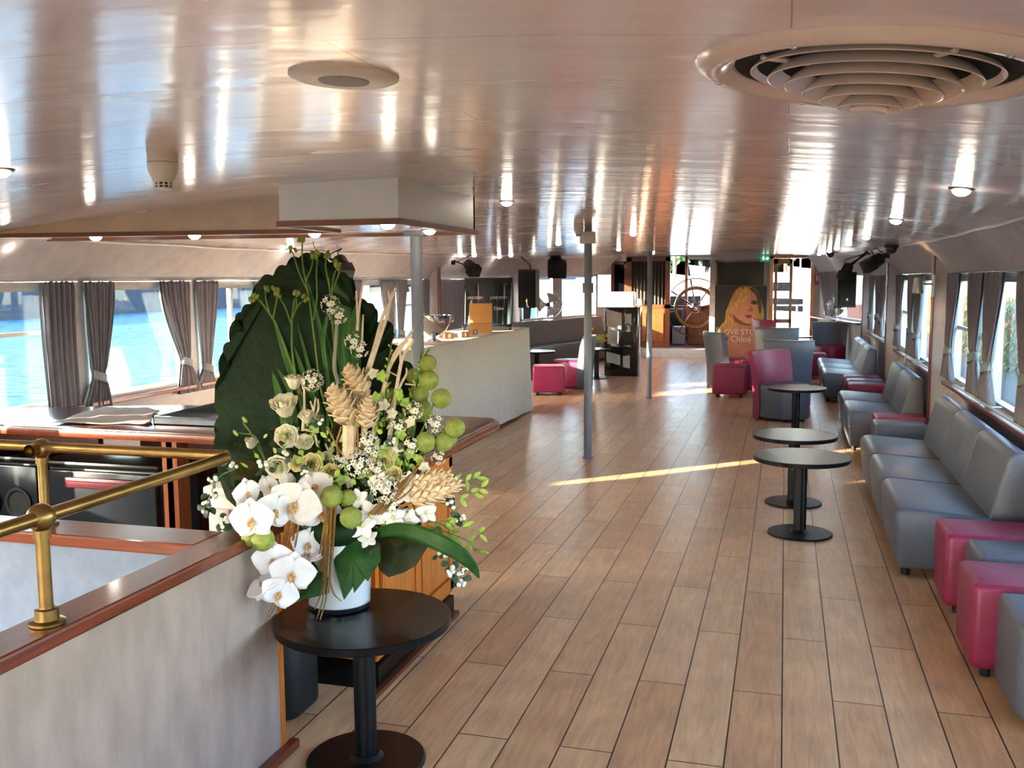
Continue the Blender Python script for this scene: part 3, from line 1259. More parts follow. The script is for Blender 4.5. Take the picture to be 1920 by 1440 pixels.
def skirt(path, n):
    ds = [0]
    for p, q in zip(path, path[1:]):
        ds.append(ds[-1] + (Vector(q) - Vector(p)).length)

    def fn(u, v):
        s = u * ds[-1]
        i = 0
        while i < len(ds) - 2 and s > ds[i + 1]:
            i += 1
        f = (s - ds[i]) / max(1e-6, ds[i + 1] - ds[i])
        p = Vector(path[i]).lerp(Vector(path[i + 1]), f)
        cx, cy = (TX0 + TX1) / 2, (TY0 + TY1) / 2
        o = Vector((1 if p.x > cx + .3 else -1 if p.x < cx - .3 else 0, 1 if p.y > TY1 - .01 else -1 if p.y < TY0 + .01 else 0, 0))
        k = (1 - v) ** 1.2
        w = (.012 * math.sin(s * 4.1) + .006 * math.sin(s * 9.7 + 1)) * k + .035 * k
        return (p.x + o.x * w, p.y + o.y * w, .012 + (TZ - .004 - .012) * v + (.018 * math.sin(s * 1.7) + .01) * (1 - v) ** 3)
    return fn


path = [(TX0, TY0), (TX1, TY0), (TX1, TY1), (TX0, TY1), (TX0, TY0)]
b.grid(skirt(path, 0), 220, 14)
b.face([(TX0, TY0, TZ), (TX1, TY0, TZ), (TX1, TY1, TZ), (TX0, TY1, TZ)])
b.face([(TX0, TY0, TZ - .004), (TX1, TY0, TZ - .004), (TX1, TY1, TZ - .004), (TX0, TY1, TZ - .004)])
o = b.build('tablecloth', CLOTH, None, smooth=60, recalc=False)
tag(o, 'white cloth draped over the long bar table down to the floor', 'tablecloth')

# things on the cloth
TANB = M_('tan_cardboard', '#c08a4e', .6, var=.06)
TANS = M_('tan_cardboard_shade', '#a86f38', .6, var=.06)
WPRT = M_('white_print', '#e8e4de', .6, var=.02)


def box_open(cx, cy, w, d, h, lid, label, rz=0.0, name='gift_box'):
    t = thing(name, label, 'box', (cx, cy, TZ), None)
    M = Matrix.Translation((cx, cy, TZ)) @ Matrix.Rotation(rz, 4, 'Z')
    MB().box(-w / 2, w / 2, -d / 2, d / 2, 0, h, bev=.004, M=M).build('tray', TANB, t, smooth=0)
    if lid:
        MB().box(-w / 2, w / 2, d / 2 - .012, d / 2, h * .8, lid, bev=.004, M=M).build('lid', TANB, t, smooth=0)
    return t


p = atZ(765, 668, TZ)
box_open(-3.42, 7.25, .26, .2, .06, .25, 'tan box with raised lid left of the bar pillar', .25)
p = atX(905, 640, -3.36)
box_open(-3.30, 10.35, .26, .24, .11, .33, 'tan box with open lid at the far end of the cloth', .3)
MB()
t = thing('white_label_box', 'white box with tan side nearest the far end of the cloth', 'box', (-3.26, 11.0, TZ))
Mw = Matrix.Translation((-3.30, 11.05, TZ)) @ Matrix.Rotation(.5, 4, 'Z')
MB().box(-.09, .09, -.07, .07, 0, .15, bev=.003, M=Mw).build('carton', TANB, t, smooth=0)
MB().box(-.091, .05, -.0715, -.07, .01, .14, M=Mw).build('white_sleeve', WPRT, t, smooth=0)
for k, (x, y, lab) in enumerate(((-3.16, 7.75, 'small tan block in front of the silver bowl'), (-3.22, 8.0, 'small tan block right below the silver bowl foot'),
                                 (-3.30, 9.25, 'small tan block in the middle of the cloth'), (-3.22, 9.5, 'small tan block with pale slot in the middle of the cloth'),
                                 (-3.28, 10.0, 'small tan block under the open lid box'))):
    M = Matrix.Translation((x, y, TZ)) @ Matrix.Rotation(.2 + .3 * k, 4, 'Z')
    q = thing('tester_block', lab, 'block', (x, y, TZ), 'tan tester blocks on the cloth')
    MB().box(-.055, .055, -.03, .03, 0, .06, bev=.003, M=M).build('block', TANS, q, smooth=0)
    MB().box(-.012, .012, -.0315, -.029, .01, .05, M=M).build('slot', WPRT, q, smooth=0)
    if k in (0, 3):
        MB().cyl((x, y, TZ + .06), (x, y, TZ + .13), .016).build('glass_vial', GLASS, q)
# champagne bowl
bx, by = -3.27, 8.75
t = thing('champagne_bowl', 'large silver footed bowl standing on the white cloth', 'bowl', (bx, by, TZ))
MB().lathe([(.07, 0), (.07, .012), (.025, .03), (.02, .05), (.06, .07), (.13, .12), (.165, .2), (.17, .26), (.166, .26), (.16, .2), (.12, .125), (.0, .08)],
           (bx, by, TZ), 40).build('cup', CHROME, t)
b = MB()
for sgn in (-1, 1):
    b.tube([(bx + sgn * .165, by, TZ + .2), (bx + sgn * .2, by, TZ + .2), (bx + sgn * .2, by, TZ + .24), (bx + sgn * .168, by, TZ + .25)], .006, 8)
b.build('ring_handle', CHROME, t)
t = thing('paper_stack', 'white folded papers lying between bowl and tan box', 'paper', (-3.45, 9.5, TZ))
MB().box(-3.6, -3.42, 9.3, 9.65, 0 + TZ, TZ + .05, bev=.003).build('sheets', WPRT, t, smooth=0)
MB().box(-3.58, -3.44, 9.5, 9.52, TZ + .05, TZ + .16).build('price_card', WPRT, t, smooth=0)

# curved black standing poster
t = thing('curved_poster', 'curved glossy black poster with white lettering behind the boxes', 'poster', (-3.62, 10.6, TZ))
POSTB = M_('glossy_black_print', '#10141a', .12, coat=.6, var=.2)
WHT = M_('white_lettering', '#d8d8d8', .5, var=.01)
pw, ph, R0 = .62, .62, .42
pc = Vector((-3.38, 10.85, TZ))
ang0 = -PI / 2 + .1


def cp(u, v):
    a = (u - .5) * pw / R0
    q = Vector((R0 * math.sin(a), -R0 * math.cos(a) + R0 * .8, 0))
    q = Matrix.Rotation(.22, 4, 'Z') @ q
    return pc + q + Vector((0, .06 * v, ph * v))


b = MB()
b.grid(cp, 24, 8)
b.build('sheet', POSTB, t, solid=.006)
for u in (.26, .72):
    a = (u - .5) * pw / R0
    for v, s, tx, sx in ((.62, .042, 'LOVE STORY', .85), (.42, .055, 'Chloé', .9)):
        q = Vector(cp(u, v))
        n = Matrix.Rotation(.22, 4, 'Z') @ Vector((math.sin(a), -math.cos(a), 0))
        xdir = Vector((-n.y, n.x, 0))
        M = frame(q + n * .006, xdir, n)
        text(tx, s, M, WHT, t, sx=sx)
# ================================================================== SEATING
def sofa(y0, y1, n, xf, label, group='grey sofas along the right wall'):
    t = thing('sofa', label, 'sofa', (xf + .35, (y0 + y1) / 2, 0), group)
    L = (y1 - y0) / n
    seat_o = round_poly([(.035, .055, .03), (0, .40, .07), (.50, .365, .02), (.60, .30, .01), (.66, .055, .01)], .03, 6)
    back_o = round_poly([(.46, .30, .01), (.565, .725, .06), (.665, .725, .05), (.70, .055, .02), (.60, .055, .01)], .03, 6)
    for k in range(n):
        a, c = y0 + k * L, y0 + (k + 1) * L
        M = frame((xf, a, 0), (1, 0, 0), (0, 1, 0))
        # local: x -> world x, local y = z cross x = world -? handled by sign below
        Mx = Matrix(((1, 0, 0, xf), (0, 0, 1, a + .0015), (0, 1, 0, 0), (0, 0, 0, 1)))
        MB().prism(seat_o, Mx, 0, L - .003, bev=.022, seg=3).build('seat', GREY_FAB, t, smooth=50)
        MB().prism(back_o, Mx, 0, L - .003, bev=.022, seg=3).build('backrest', GREY_FAB, t, smooth=50)
    for y in (y0 + .1, y1 - .1):
        for x in (xf + .08, xf + .62):
            MB().cyl((x, y, 0), (x, y, .06), .022, .026, 14).build('foot', BLACKP, t)


sofa(5.52, 8.12, 3, .60, 'long grey sofa nearest the camera on the right, behind the two black tables')
sofa(9.52, 11.3, 2, .585, 'middle grey sofa on the right with sunlit front corner')
sofa(13.3, 15.9, 3, .50, 'farthest grey sofa on the right beside the group of tub chairs')


def pouf(x, y, mat, label, group, w=.44, h=.405, d=.40, rz=0, round_=False):
    t = thing('pouf', label, 'pouf', (x, y, 0), group)
    M = Matrix.Translation((x, y, 0)) @ Matrix.Rotation(rz, 4, 'Z')
    b = MB()
    b.prism(round_poly([(-w / 2, -d / 2), (w / 2, -d / 2), (w / 2, d / 2), (-w / 2, d / 2)], .035 if not round_ else .18, 5), M, .045, h, bev=.03, seg=4)
    b.build('cushion', mat, t, smooth=50)
    for sx in (-1, 1):
        for sy in (-1, 1):
            q = M @ Vector((sx * (w / 2 - .07), sy * (d / 2 - .07), 0))
            MB().cyl(q, q + Vector((0, 0, .05)), .02, .024, 12).build('foot', BLACKP, t)
    return t


PG = 'square poufs'
pouf(1.00, 5.14, PINK_FAB, 'pink square pouf touching the end of the nearest sofa', PG, d=.38)
pouf(1.08, 4.74, GREY_FAB, 'grey square pouf squeezed between the two pink poufs near the nearest sofa', PG, d=.36)
pouf(.985, 4.35, PINK_FAB, 'pink square pouf next to the foremost grey pouf', PG, d=.38)
pouf(1.06, 3.90, GREY_FAB, 'grey square pouf closest to the camera at the right border', PG, d=.40)
pouf(1.02, 9.22, PINK_FAB, 'pink square pouf between the nearest and the middle sofa', PG, d=.38)
pouf(.98, 8.80, GREY_FAB, 'grey square pouf between the nearest and the middle sofa', PG, d=.36)
pouf(.96, 12.9, PINK_FAB, 'pink square pouf at the near end of the farthest sofa', PG, d=.36)
pouf(.97, 12.45, GREY_FAB, 'grey square pouf behind the middle sofa', PG, d=.36)
pouf(.96, 12.0, PINK_FAB, 'pink square pouf touching the far end of the middle sofa', PG, d=.36)
pouf(-.72, 13.78, PINK_FAB, 'pink square pouf with sunlit top left of the pink-backed chair', PG, w=.46, d=.5, h=.44)
pouf(-3.26, 13.42, PINK_FAB, 'pink square pouf beside the far end of the white cloth', PG, w=.46, d=.46, h=.42, rz=.25)
pouf(-.38, 14.30, PINK_FAB, 'pink pouf behind the sunlit pink pouf', PG, w=.42, d=.42, h=.46)
pouf(.28, 17.4, PINK_FAB, 'pink pouf beside the far black table', PG, w=.5, d=.5, h=.42)
pouf(.42, 16.5, PINK_FAB, 'pink pouf between the farthest sofa and the far table', PG, w=.5, d=.45, h=.42)


def tub(x, y, rz, seat_m, back_m, label, h=.83, name='tub_chair', w=.27):
    """chair facing local -y ; back behind at +y"""
    t = thing(name, label, 'chair', (x, y, 0), 'tub chairs')
    M = Matrix.Translation((x, y, 0)) @ Matrix.Rotation(rz, 4, 'Z')
    pl = []
    for k in range(25):
        a = PI + PI * k / 24
        pl.append((w * math.cos(a), -.06 + (w + .02) * math.sin(a)))
    pl += [(w, .14), (-w, .14)]
    MB().prism(pl, M, .03, .43, bev=.03, seg=3).build('seat', seat_m, t, smooth=50)
    rings = []
    for z, fl, th in ((.02, 0, .10), (.05, 0, .10), (.25, .0, .10), (.43, .015, .10), (.65, .05, .09), (h - .03, .09, .08), (h, .095, .06)):
        ring = []
        W2 = w + .015 + fl * .35
        N = 14
        for k in range(N + 1):
            s = -1 + 2 * k / N
            ring.append((s * W2, .15 + th + fl - .07 * (s * s) * 1.2, z))
        for k in range(N + 1):
            s = 1 - 2 * k / N
            ring.append((s * (W2), .15 + fl - .07 * (s * s) * 1.2, z))
        rings.append([M @ Vector(q) for q in ring])
    MB().loft(rings).build('backrest', back_m, t, smooth=60)
    for sx in (-1, 1):
        for yy in (-.2, .2):
            q = M @ Vector((sx * .16, yy, 0))
            MB().cyl(q, q + Vector((0, 0, .035)), .018, seg=10).build('foot', BLACKP, t)
    return t


tub(-.02, 11.60, rad(48), GREY_FAB, PINK_FAB, 'tub chair with grey seat and pink back behind the third black table', .80)
tub(.06, 12.95, rad(180), GREY_FAB, GREY_FAB, 'all grey tub chair seen from behind, right of the pink-backed chair', .86)
tub(-.10, 14.9, rad(180), GREY_FAB, GREY_FAB, 'grey tub chair seen from behind in the middle of the far group', .92)
tub(-.16, 16.3, rad(120), GREY_FAB, PINK_FAB, 'tall pink-backed tub chair in front of the portrait poster', .98)
tub(-.86, 15.0, rad(120), PINK_FAB, GREY_FAB, 'pink seated tub chair with grey back, leftmost of the far group', .84)
tub(.80, 18.3, rad(0), PINK_FAB, GREY_FAB, 'grey backed tub chair under the right bow window', .84)
tub(-3.05, 14.35, rad(-90), PINK_FAB, GREY_FAB, 'pink seated tub chair with sunlit grey back behind the middle pillar', .80)

# black bistro tables
def table(x, y, h, label, D=.605, bd=.41, grp='black round pedestal tables'):
    t = thing('pedestal_table', label, 'table', (x, y, 0), grp)
    MB().lathe([(D / 2 - .003, h - .028), (D / 2, h - .025), (D / 2, h - .003), (D / 2 - .003, h), (0, h)], (x, y, 0), 64).build('tabletop', BLACK, t)
    b = MB()
    ring = []
    for k in range(48):
        a = 2 * PI * k / 48
        r = .036 + .004 * math.cos(8 * a)
        ring.append((r * math.cos(a), r * math.sin(a)))
    b.loft([[(x + p, y + q, .01) for p, q in ring], [(x + p, y + q, h - .028) for p, q in ring]])
    b.build('column', BLACKM, t, smooth=60)
    MB().lathe([(bd / 2, 0), (bd / 2, .008), (bd / 2 - .006, .013), (.06, .016), (.045, .03)], (x, y, 0), 48).build('base_plate', BLACKM, t)
    MB().lathe([(.1, h - .034), (.1, h - .028)], (x, y, 0), 24).build('top_flange', BLACKM, t)
    return t


TN = Vector((-1.358, 2.905, .515))
table(TN.x, TN.y, .515, 'black round table carrying the big flower arrangement', .598)
p = atZ(1495, 1000)
table(.125, 6.36, .512, 'black round table nearest the camera of the pair before the long sofa')
table(.09, 7.24, .512, 'black round table just behind the front one before the long sofa')
table(.135, 10.33, .52, 'black round table in front of the pink-backed tub chair')
table(.20, 18.1, .60, 'small black round table before the fore deck door')
table(-3.95, 15.45, .47, 'black round table shining blue beside the left corner bench', D=.62)
table(-3.0, 15.75, .50, 'black round table half hidden by the middle pillar', D=.5)

# dark corner bench following the left bow
t = thing('corner_bench', 'dark grey upholstered bench curving along the left bow wall', 'bench', (-4.3, 17.5, 0))
pth = [(-4.86, 13.3), (-4.86, 16.6), (-4.72, 17.6), (-4.3, 18.9), (-3.85, 20.1)]
sec_seat = [(0.02, .05), (.02, .40), (.06, .44), (.62, .42), (.66, .38), (.64, .05)]
sec_back = [(.0, .40), (.03, .84), (.06, .87), (.14, .87), (.24, .43), (.22, .40)]


def sweep(sec):
    rings = []
    for i, p in enumerate(pth):
        a = Vector(pth[max(0, i - 1)])
        c = Vector(pth[min(len(pth) - 1, i + 1)])
        tdir = (c - a).normalized()
        nrm = Vector((tdir.y, -tdir.x))
        rings.append([(p[0] + nrm.x * s, p[1] + nrm.y * s, z) for s, z in sec])
    return rings


MB().loft(sweep(sec_seat)).build('seat', DKGREY_FAB, t, smooth=40)
MB().loft(sweep(sec_back)).build('backrest', DKGREY_FAB, t, smooth=40)

# rails behind the sofas
for k, (y0, y1, lab) in enumerate(((5.6, 8.3, 'silver rail on the wall behind the nearest sofa'), (9.6, 11.6, 'silver rail on the wall behind the middle sofa'),
                                   (13.4, 15.4, 'silver rail on the wall behind the farthest sofa'))):
    t = thing('wall_rail', lab, 'rail', (XR - .05, (y0 + y1) / 2, .74), 'silver wall rails')
    MB().tube([(XR - .075, y0, .62), (XR - .075, y0, 0.785), (XR - .075, y1, 0.785), (XR - .075, y1, .3)] if k == 1 else
              [(XR - .075, y0, 0.785), (XR - .075, y1, 0.785)], .009, 8).build('bar', ALU, t)
    for y in (y0 + .2, (y0 + y1) / 2, y1 - .2):
        MB().cyl((XR - .075, y, 0.785), (XR, y, 0.785), .007, seg=8).build('bracket', ALU, t)

# ================================================================== CURTAINS
def curtain(side, ya, yb, z0, z1, tie_y, tie_z, label, grp, seed=0, tie_w=.10, flare=.32, untied=False, x_off=.055, lin=True, wx=None):
    """hangs between ya and yb at the top, is drawn toward tie_y at height tie_z"""
    rn = random.Random(seed)
    x0 = (wx if wx is not None else wallx((ya + yb) / 2, side)) - side * x_off
    t = thing('curtain', label, 'curtain', (x0, (ya + yb) / 2, z0), grp)
    ph = rn.random() * 6
    npl = 5 + rn.randrange(3)
    ft = (z1 - tie_z) / (z1 - z0)

    def shape(ex=0.0, xo=0.0):
        def fn(u, v):
            # v 0 top .. 1 bottom
            if untied:
                k = v * .25
                c = ((ya + yb) / 2) * (1 - k) + tie_y * k
                w = (yb - ya) * (1 - .1 * k)
            elif v < ft:
                k = v / ft
                k = k * k * (3 - 2 * k) * .35 + .65 * k ** 1.6
                c = ((ya + yb) / 2) * (1 - k) + tie_y * k
                w = (yb - ya) * (1 - k) + tie_w * k
            else:
                k = (v - ft) / (1 - ft)
                c = tie_y + rn_s * k * .03
                w = tie_w + (flare - tie_w) * (k ** .8)
            w += ex * (1 - abs(v - .4))
            y = c + (u - .5) * w
            amp = .022 * (.7 + .3 * math.sin(3 * v + ph)) * (1 if v > .03 else .5)
            if not untied and abs(v - ft) < .05:
                amp *= .55
            x = x0 + xo + side * (-amp * math.cos(2 * PI * npl * u + ph + .8 * math.sin(4 * v)) - .006 * math.sin(17 * u + ph))
            return (x, y, z1 + (z0 - z1) * v)
        return fn
    rn_s = rn.choice((-1, 1))
    MB().grid(shape(), 54, 30).build('drape', CURT, t, smooth=180, solid=.003)
    if lin:
        MB().grid(shape(.035 if side < 0 else -.01, side * .018), 40, 24).build('lining', LINING, t, smooth=180)
    if not untied:
        b = MB()
        rr = []
        for k in range(21):
            a = 2 * PI * k / 20
            rr.append((math.cos(a), math.sin(a)))
        dz = .022
        rings = []
        for zz, g in ((-.032, 1.06), (0, 1.0), (.032, 1.06)):
            rings.append([(x0 + q[0] * .036 * g, tie_y + q[1] * (tie_w / 2 + .008) * g, tie_z + zz - q[1] * dz) for q in rr[:-1]])
        b.loft(rings, cap=False)
        b.build('tieback', TIE, t, smooth=60, solid=.003)
    return t


n_ = 0
LW_NAMES = {2: 'window just behind the view', 3: 'nearest left window', 4: 'second left window', 5: 'third left window', 6: 'first left window past the flower leaf',
            7: 'left window behind the bar pillar', 8: 'left window beside the wall post', 9: 'dark left window nearest the curved poster',
            10: 'dark left window behind the curved poster', 11: 'dark left window before the black loudspeaker'}
for i, nm in LW_NAMES.items():
    a, c = LWIN[i + 2]
    w = .27
    zb, zt_ = .72, 1.655
    if i >= 9:
        # drawn shut
        curtain(-1, a - .02, (a + c) / 2 - .005, .74, zt_, (a + c) / 2, 1.0, 'closed dark curtain, near half of the ' + nm, 'closed curtains of the left wall', i * 7, untied=True, lin=False)
        curtain(-1, (a + c) / 2 + .005, c + .02, .74, zt_, (a + c) / 2, 1.0, 'closed dark curtain, far half of the ' + nm, 'closed curtains of the left wall', i * 7 + 1, untied=True, lin=False)
        continue
    wide = 1.0
    if i == 2:
        curtain(-1, 3.36, 3.9, zb, zt_, 3.62, 1.0, 'grey closed curtain of the left window just behind the view', 'closed curtains of the left wall', 71, untied=True, lin=False, x_off=.05)
        curtain(-1, 3.86, 4.40, zb, zt_, 4.12, 1.0, 'second grey closed curtain of the left window just behind the view', 'closed curtains of the left wall', 72, untied=True, lin=False, x_off=.05)
        continue
    tz = (.93, .98, .96, .9)[(i + 2) % 4]
    curtain(-1, a - .03, a + w, zb, zt_, a + .06, tz, 'grey tied curtain, near side of the ' + nm, 'tied curtains of the left wall', i * 5)
    if i == 3:
        curtain(-1, c - .27, c + .03, .66, zt_, c - .08, tz, 'grey untied curtain at the far side of the ' + nm, 'tied curtains of the left wall', i * 5 + 1, untied=True)
    else:
        curtain(-1, c - w - .08, c + .03, zb, zt_, c - .05, tz + .02, 'grey tied curtain, far side of the ' + nm, 'tied curtains of the left wall', i * 5 + 1, tie_w=.11)
RW_NAMES = {2: 'rightmost window', 3: 'window beside the nearest wall post', 4: 'window beyond the nearest wall post', 5: 'window before the second wall post',
            6: 'window beyond the second wall post', 7: 'window before the third wall post'}
for i, nm in RW_NAMES.items():
    a, c = RWIN[i + 3]
    w = .52 if i < 6 else .66
    curtain(1, a - .03, a + w, .79, 1.675, a + .2, 1.05, 'grey tied curtain, near side of right ' + nm, 'tied curtains of the right wall', 100 + i * 5, tie_w=.13, flare=.42)
    curtain(1, c - w, c + .03, .79, 1.675, c - .16, 1.02, 'grey tied curtain, far side of right ' + nm, 'tied curtains of the right wall', 101 + i * 5, tie_w=.13, flare=.44)
# bow windows
for (Mx, a, c, sd, lab, sd2) in ((MxRF, 1.95, 3.2, 1, 'grey curtain drawn half across the right bow window', 41), (MxLF, .28, .62, -1, 'dark curtain beside the black loudspeaker at the left bow window', 42)):
    t = thing('curtain', lab, 'curtain', Mx @ Vector(((a + c) / 2, -.05, .9)), 'bow curtains')
    MB().grid(lambda u, v: Mx @ Vector((a + (c - a) * u * (1 - .45 * v), -.06 + .022 * math.sin(u * 50), 1.76 - .85 * v)), 60, 10).build('drape', CURT, t, smooth=180)
# rods
for side, WINS, zz, lst in ((-1, LWIN, 1.66, range(2, 12)), (1, RWIN, 1.68, range(2, 8))):
    for i in lst:
        a, c = WINS[i + (2 if side < 0 else 3)]
        x = wallx(a, side) - side * .05
        o = MB().cyl((x, a - .06, zz), (x, c + .06, zz), .008, seg=8).build('curtain_rod', CHROME)
        tag(o, 'thin chrome rod above the ' + (LW_NAMES if side < 0 else RW_NAMES)[i] + (' on the left wall' if side < 0 else ' on the right wall'), 'curtain rod', 'curtain rods')
# ================================================================== FIXTURES ON WALLS AND CEILING
def spot(p, aim, label, s=1.0, arm_top=None):
    t = thing('stage_spotlight', label, 'spotlight', p, 'black stage spotlights')
    p = Vector(p)
    d = Vector(aim).normalized()
    M = frame(p, d.cross(Vector((0, 0, 1))) if abs(d.z) < .95 else (1, 0, 0), d)
    MB().lathe([(.05 * s, -.10 * s), (.075 * s, -.08 * s), (.085 * s, .02 * s), (.085 * s, .04 * s)], seg=24, M=M).build('housing', BLACKP, t)
    MB().box(-.09 * s, .09 * s, -.075 * s, .075 * s, .04 * s, .17 * s, bev=.01 * s, M=M).build('barn_box', BLACKP, t)
    b = MB()
    top = Vector(arm_top)
    b.tube([p + (top - p).normalized() * .05, top], .014 * s, 8)
    b.box(-.03, .03, -.03, .03, -.06, 0, M=Matrix.Translation(top))
    b.build('arm', BLACKP, t)
    b = MB()
    b.tube([p + Vector((.0, 0, .02)), p + Vector((-.05 * s, .02, .13 * s)), p + Vector((0, .03, .17 * s)), top - (top - p) * .2], .006, 6)
    b.build('cable', BLACKP, t)
    return t


def speaker_box(x, y, z0, z1, w, d, rz, label, arm):
    t = thing('loudspeaker', label, 'speaker', (x, y, z0), 'black hanging loudspeakers')
    M = Matrix.Translation((x, y, 0)) @ Matrix.Rotation(rz, 4, 'Z')
    pl = [(-w / 2, -d / 2), (w / 2, -d / 2), (w * .36, d / 2), (-w * .36, d / 2)]
    MB().prism(pl, M, z0, z1, bev=.012).build('cabinet', BLACKP, t, smooth=0)
    g = MB()
    g.box(-w / 2 + .02, w / 2 - .02, -d / 2 - .012, -d / 2, z0 + .03, z1 - .03, bev=.004, M=M)
    gr = g.build('grille', M_('speaker_grille', '#0a0a0b', .7, var=.4, vs=300), t, smooth=0)
    g = MB()
    g.box(-.012, .012, -d / 2 - .016, -d / 2 - .011, z0 + .1, z0 + .13, M=M)
    g.build('badge', M_('gold_badge', '#a58a48', .3, metal=1), gr, smooth=0)
    MB().tube([(x, y, z1 - .02), (x, y, z1 + .06), arm], .014, 8).build('bracket', BLACKP, t)


p = atX(1642, 490, 1.02)
spot(p, (-.75, -.3, -.45), 'black box spotlight on the right cove near the dome camera', .95, (1.14, p.y, 1.93))
p = atY(1588, 506, 14.6)
spot(p, (-.3, -.3, -.8), 'black spotlight hanging above the right loudspeaker', .9, (1.12, 14.7, 2.03))
p = atX(882, 500, -4.35)
spot(p, (.6, -.5, -.5), 'black spotlight on the left cove above the curved poster', 1.0, (-4.6, p.y, 1.93))
p = atX(640, 497, -4.4)
spot(p, (.5, -.5, -.6), 'black spotlight on the left cove just behind the flower leaf top', 1.0, (-4.62, p.y, 1.93))
p = atY(1043, 497, 17.6)
spot(p, (.25, -.8, -.35), 'big black spotlight hanging above the left bow windows', 1.9, (p.x, 17.8, ceilz(p.x, 17.8)))

a = atY(1583, 540, 15.0)
speaker_box(a.x, 15.0, atY(1583, 576, 15.0).z, atY(1583, 510, 15.0).z, .27, .26, .25, 'black loudspeaker hanging before the right bow window', (1.12, 15.1, 1.98))
a = atY(994, 540, 15.2)
speaker_box(a.x, 15.2, atY(994, 577, 15.2).z, atY(994, 505, 15.2).z, .30, .30, -.1, 'black loudspeaker hanging beside the left fan', (a.x - .2, 15.4, 2.02))


def dome(p, z, r, label):
    t = thing('dome_camera', label, 'camera', (p.x, p.y, z), 'dome cameras')
    MB().lathe([(r * 1.15, .0), (r * 1.15, -.02), (r, -.03)], (p.x, p.y, z), 28).build('base', BLACKP, t)
    MB().sphere((p.x, p.y, z - .03), r, (1, 1, 1), 20).build('dome', M_('smoked_dome', '#2a2424', .15, coat=.5), t)


p = onceil(1692, 461)
p.x = edgex(p.y, 1) - .08
dome(p, ceilz(p.x, p.y), .065, 'dark dome camera on the right ceiling edge')
p = Vector((.72, 17.2, 0))
dome(p, ceilz(p.x, p.y), .06, 'small dark dome camera beside the fore deck door')

# wall lamp on the right post
p = Vector((1.40 - .14, 9.2, 0))
lp = atY(1721, 537, 9.12)
t = thing('wall_spot_lamp', 'small grey cone lamp glowing on the right wall post', 'wall lamp', lp)
M = frame(lp, (1, 0, 0), (-.12, 0, 1))
shd = MB().lathe([(.032, .075), (.034, .07), (.048, -.06), (.044, -.06)], seg=24, M=M, cap=False).build('shade', ALU, t)
MB().lathe([(.043, -.058), (0, -.058)], seg=24, M=M).build('bulb', LAMPW, shd)
b = MB()
b.tube([lp + Vector((.03, 0, .02)), lp + Vector((.09, .03, .02)), (1.27, 9.15, lp.z + .02)], .008, 8)
b.box(1.245, 1.265, 9.12, 9.19, lp.z - .09, lp.z + .1, bev=.004)
b.build('wall_bracket', ALU, t)

# fans in the bow windows
def fan(c, r, aim, label, foot):
    t = thing('desk_fan', label, 'fan', c, 'chrome fans')
    d = Vector(aim).normalized()
    M = frame(c, d.cross(Vector((0, 0, 1))), d)
    b = MB()
    for k in range(28):
        a = 2 * PI * k / 28
        b.tube([M @ Vector((q * math.cos(a), q * math.sin(a), h)) for q, h in ((.06 * r / .2, .06), (r * .6, .055), (r, .0), (r * .6, -.05), (.06 * r / .2, -.055))], .0022, 5)
    b.build('cage_wires', CHROME, t)
    b = MB()
    for q, h in ((r, 0), (r * .62, .056), (r * .3, .062)):
        b.tube([M @ Vector((q * math.cos(2 * PI * k / 40), q * math.sin(2 * PI * k / 40), h)) for k in range(41)], .006 if h == 0 else .003, 6)
    b.build('cage_ring', CHROME, t)
    for k in range(3):
        b = MB()
        a0 = 2 * PI * k / 3
        b.grid(lambda u, v: M @ Vector(((.03 + (r * .82 - .03) * u) * math.cos(a0 + (v - .5) * (.9 + .5 * u)), (.03 + (r * .82 - .03) * u) * math.sin(a0 + (v - .5) * (.9 + .5 * u)), .03 * (v - .5))), 8, 6)
        b.build('blade', ALU, t, solid=.002)
    MB().cyl(M @ Vector((0, 0, -.15)), M @ Vector((0, 0, .03)), .05, .035).build('motor', BLACKP, t)
    MB().tube([M @ Vector((0, 0, -.08)), Vector((c[0], c[1], c[2])) - d * .09 + Vector((0, 0, -r)), (c[0], c[1] , foot)], .012, 8).build('stand', CHROME, t)
    MB().lathe([(.11, 0), (.11, .012), (.04, .025)], (c[0], c[1], foot), 28).build('base', CHROME, t)


c = atY(1028, 571, 17.8)
fan(c, .27, (.35, -.9, 0), 'large chrome fan on the left bow window shelf', .87)
c = atY(1568, 574, 18.3)
fan(c, .21, (-.5, -.85, 0), 'chrome fan half hidden behind the right loudspeaker', .87)
# window shelves in the bow
for Mx, a, c_, nm in ((MxLF, -.9, 3.35, 'trim_20'), (MxRF, .2, 3.4, 'trim_21')):
    b = MB()
    b.box(a, c_, -.2, .02, .845, .87, M=Mx)
    struct(b.build(nm, WOOD, smooth=0))

# signs
t = thing('exit_sign', 'small green emergency exit sign with white arrow near the door', 'sign', (-.42, YF - .03, 2.05))
GRN = M_('exit_green', '#0d6b4c', .4, emit=.25, var=.02)
MB().box(-.515, -.32, YF - .03, YF, 1.985, 2.115).build('panel', GRN, t, smooth=0)
b = MB()
yy = YF - .033
b.face([(-.40, yy, 2.035), (-.37, yy, 2.035), (-.37, yy, 2.015), (-.335, yy, 2.05), (-.37, yy, 2.085), (-.37, yy, 2.065), (-.40, yy, 2.065)])
b.face([(-.46, yy, 2.02), (-.452, yy, 2.02), (-.445, yy, 2.05), (-.425, yy, 2.02), (-.42, yy, 2.025), (-.435, yy, 2.055), (-.44, yy, 2.085), (-.465, yy, 2.075), (-.475, yy, 2.05), (-.468, yy, 2.05), (-.458, yy, 2.068)])
b.sphere((-.443, yy, 2.097), .009, (1, .2, 1), 10)
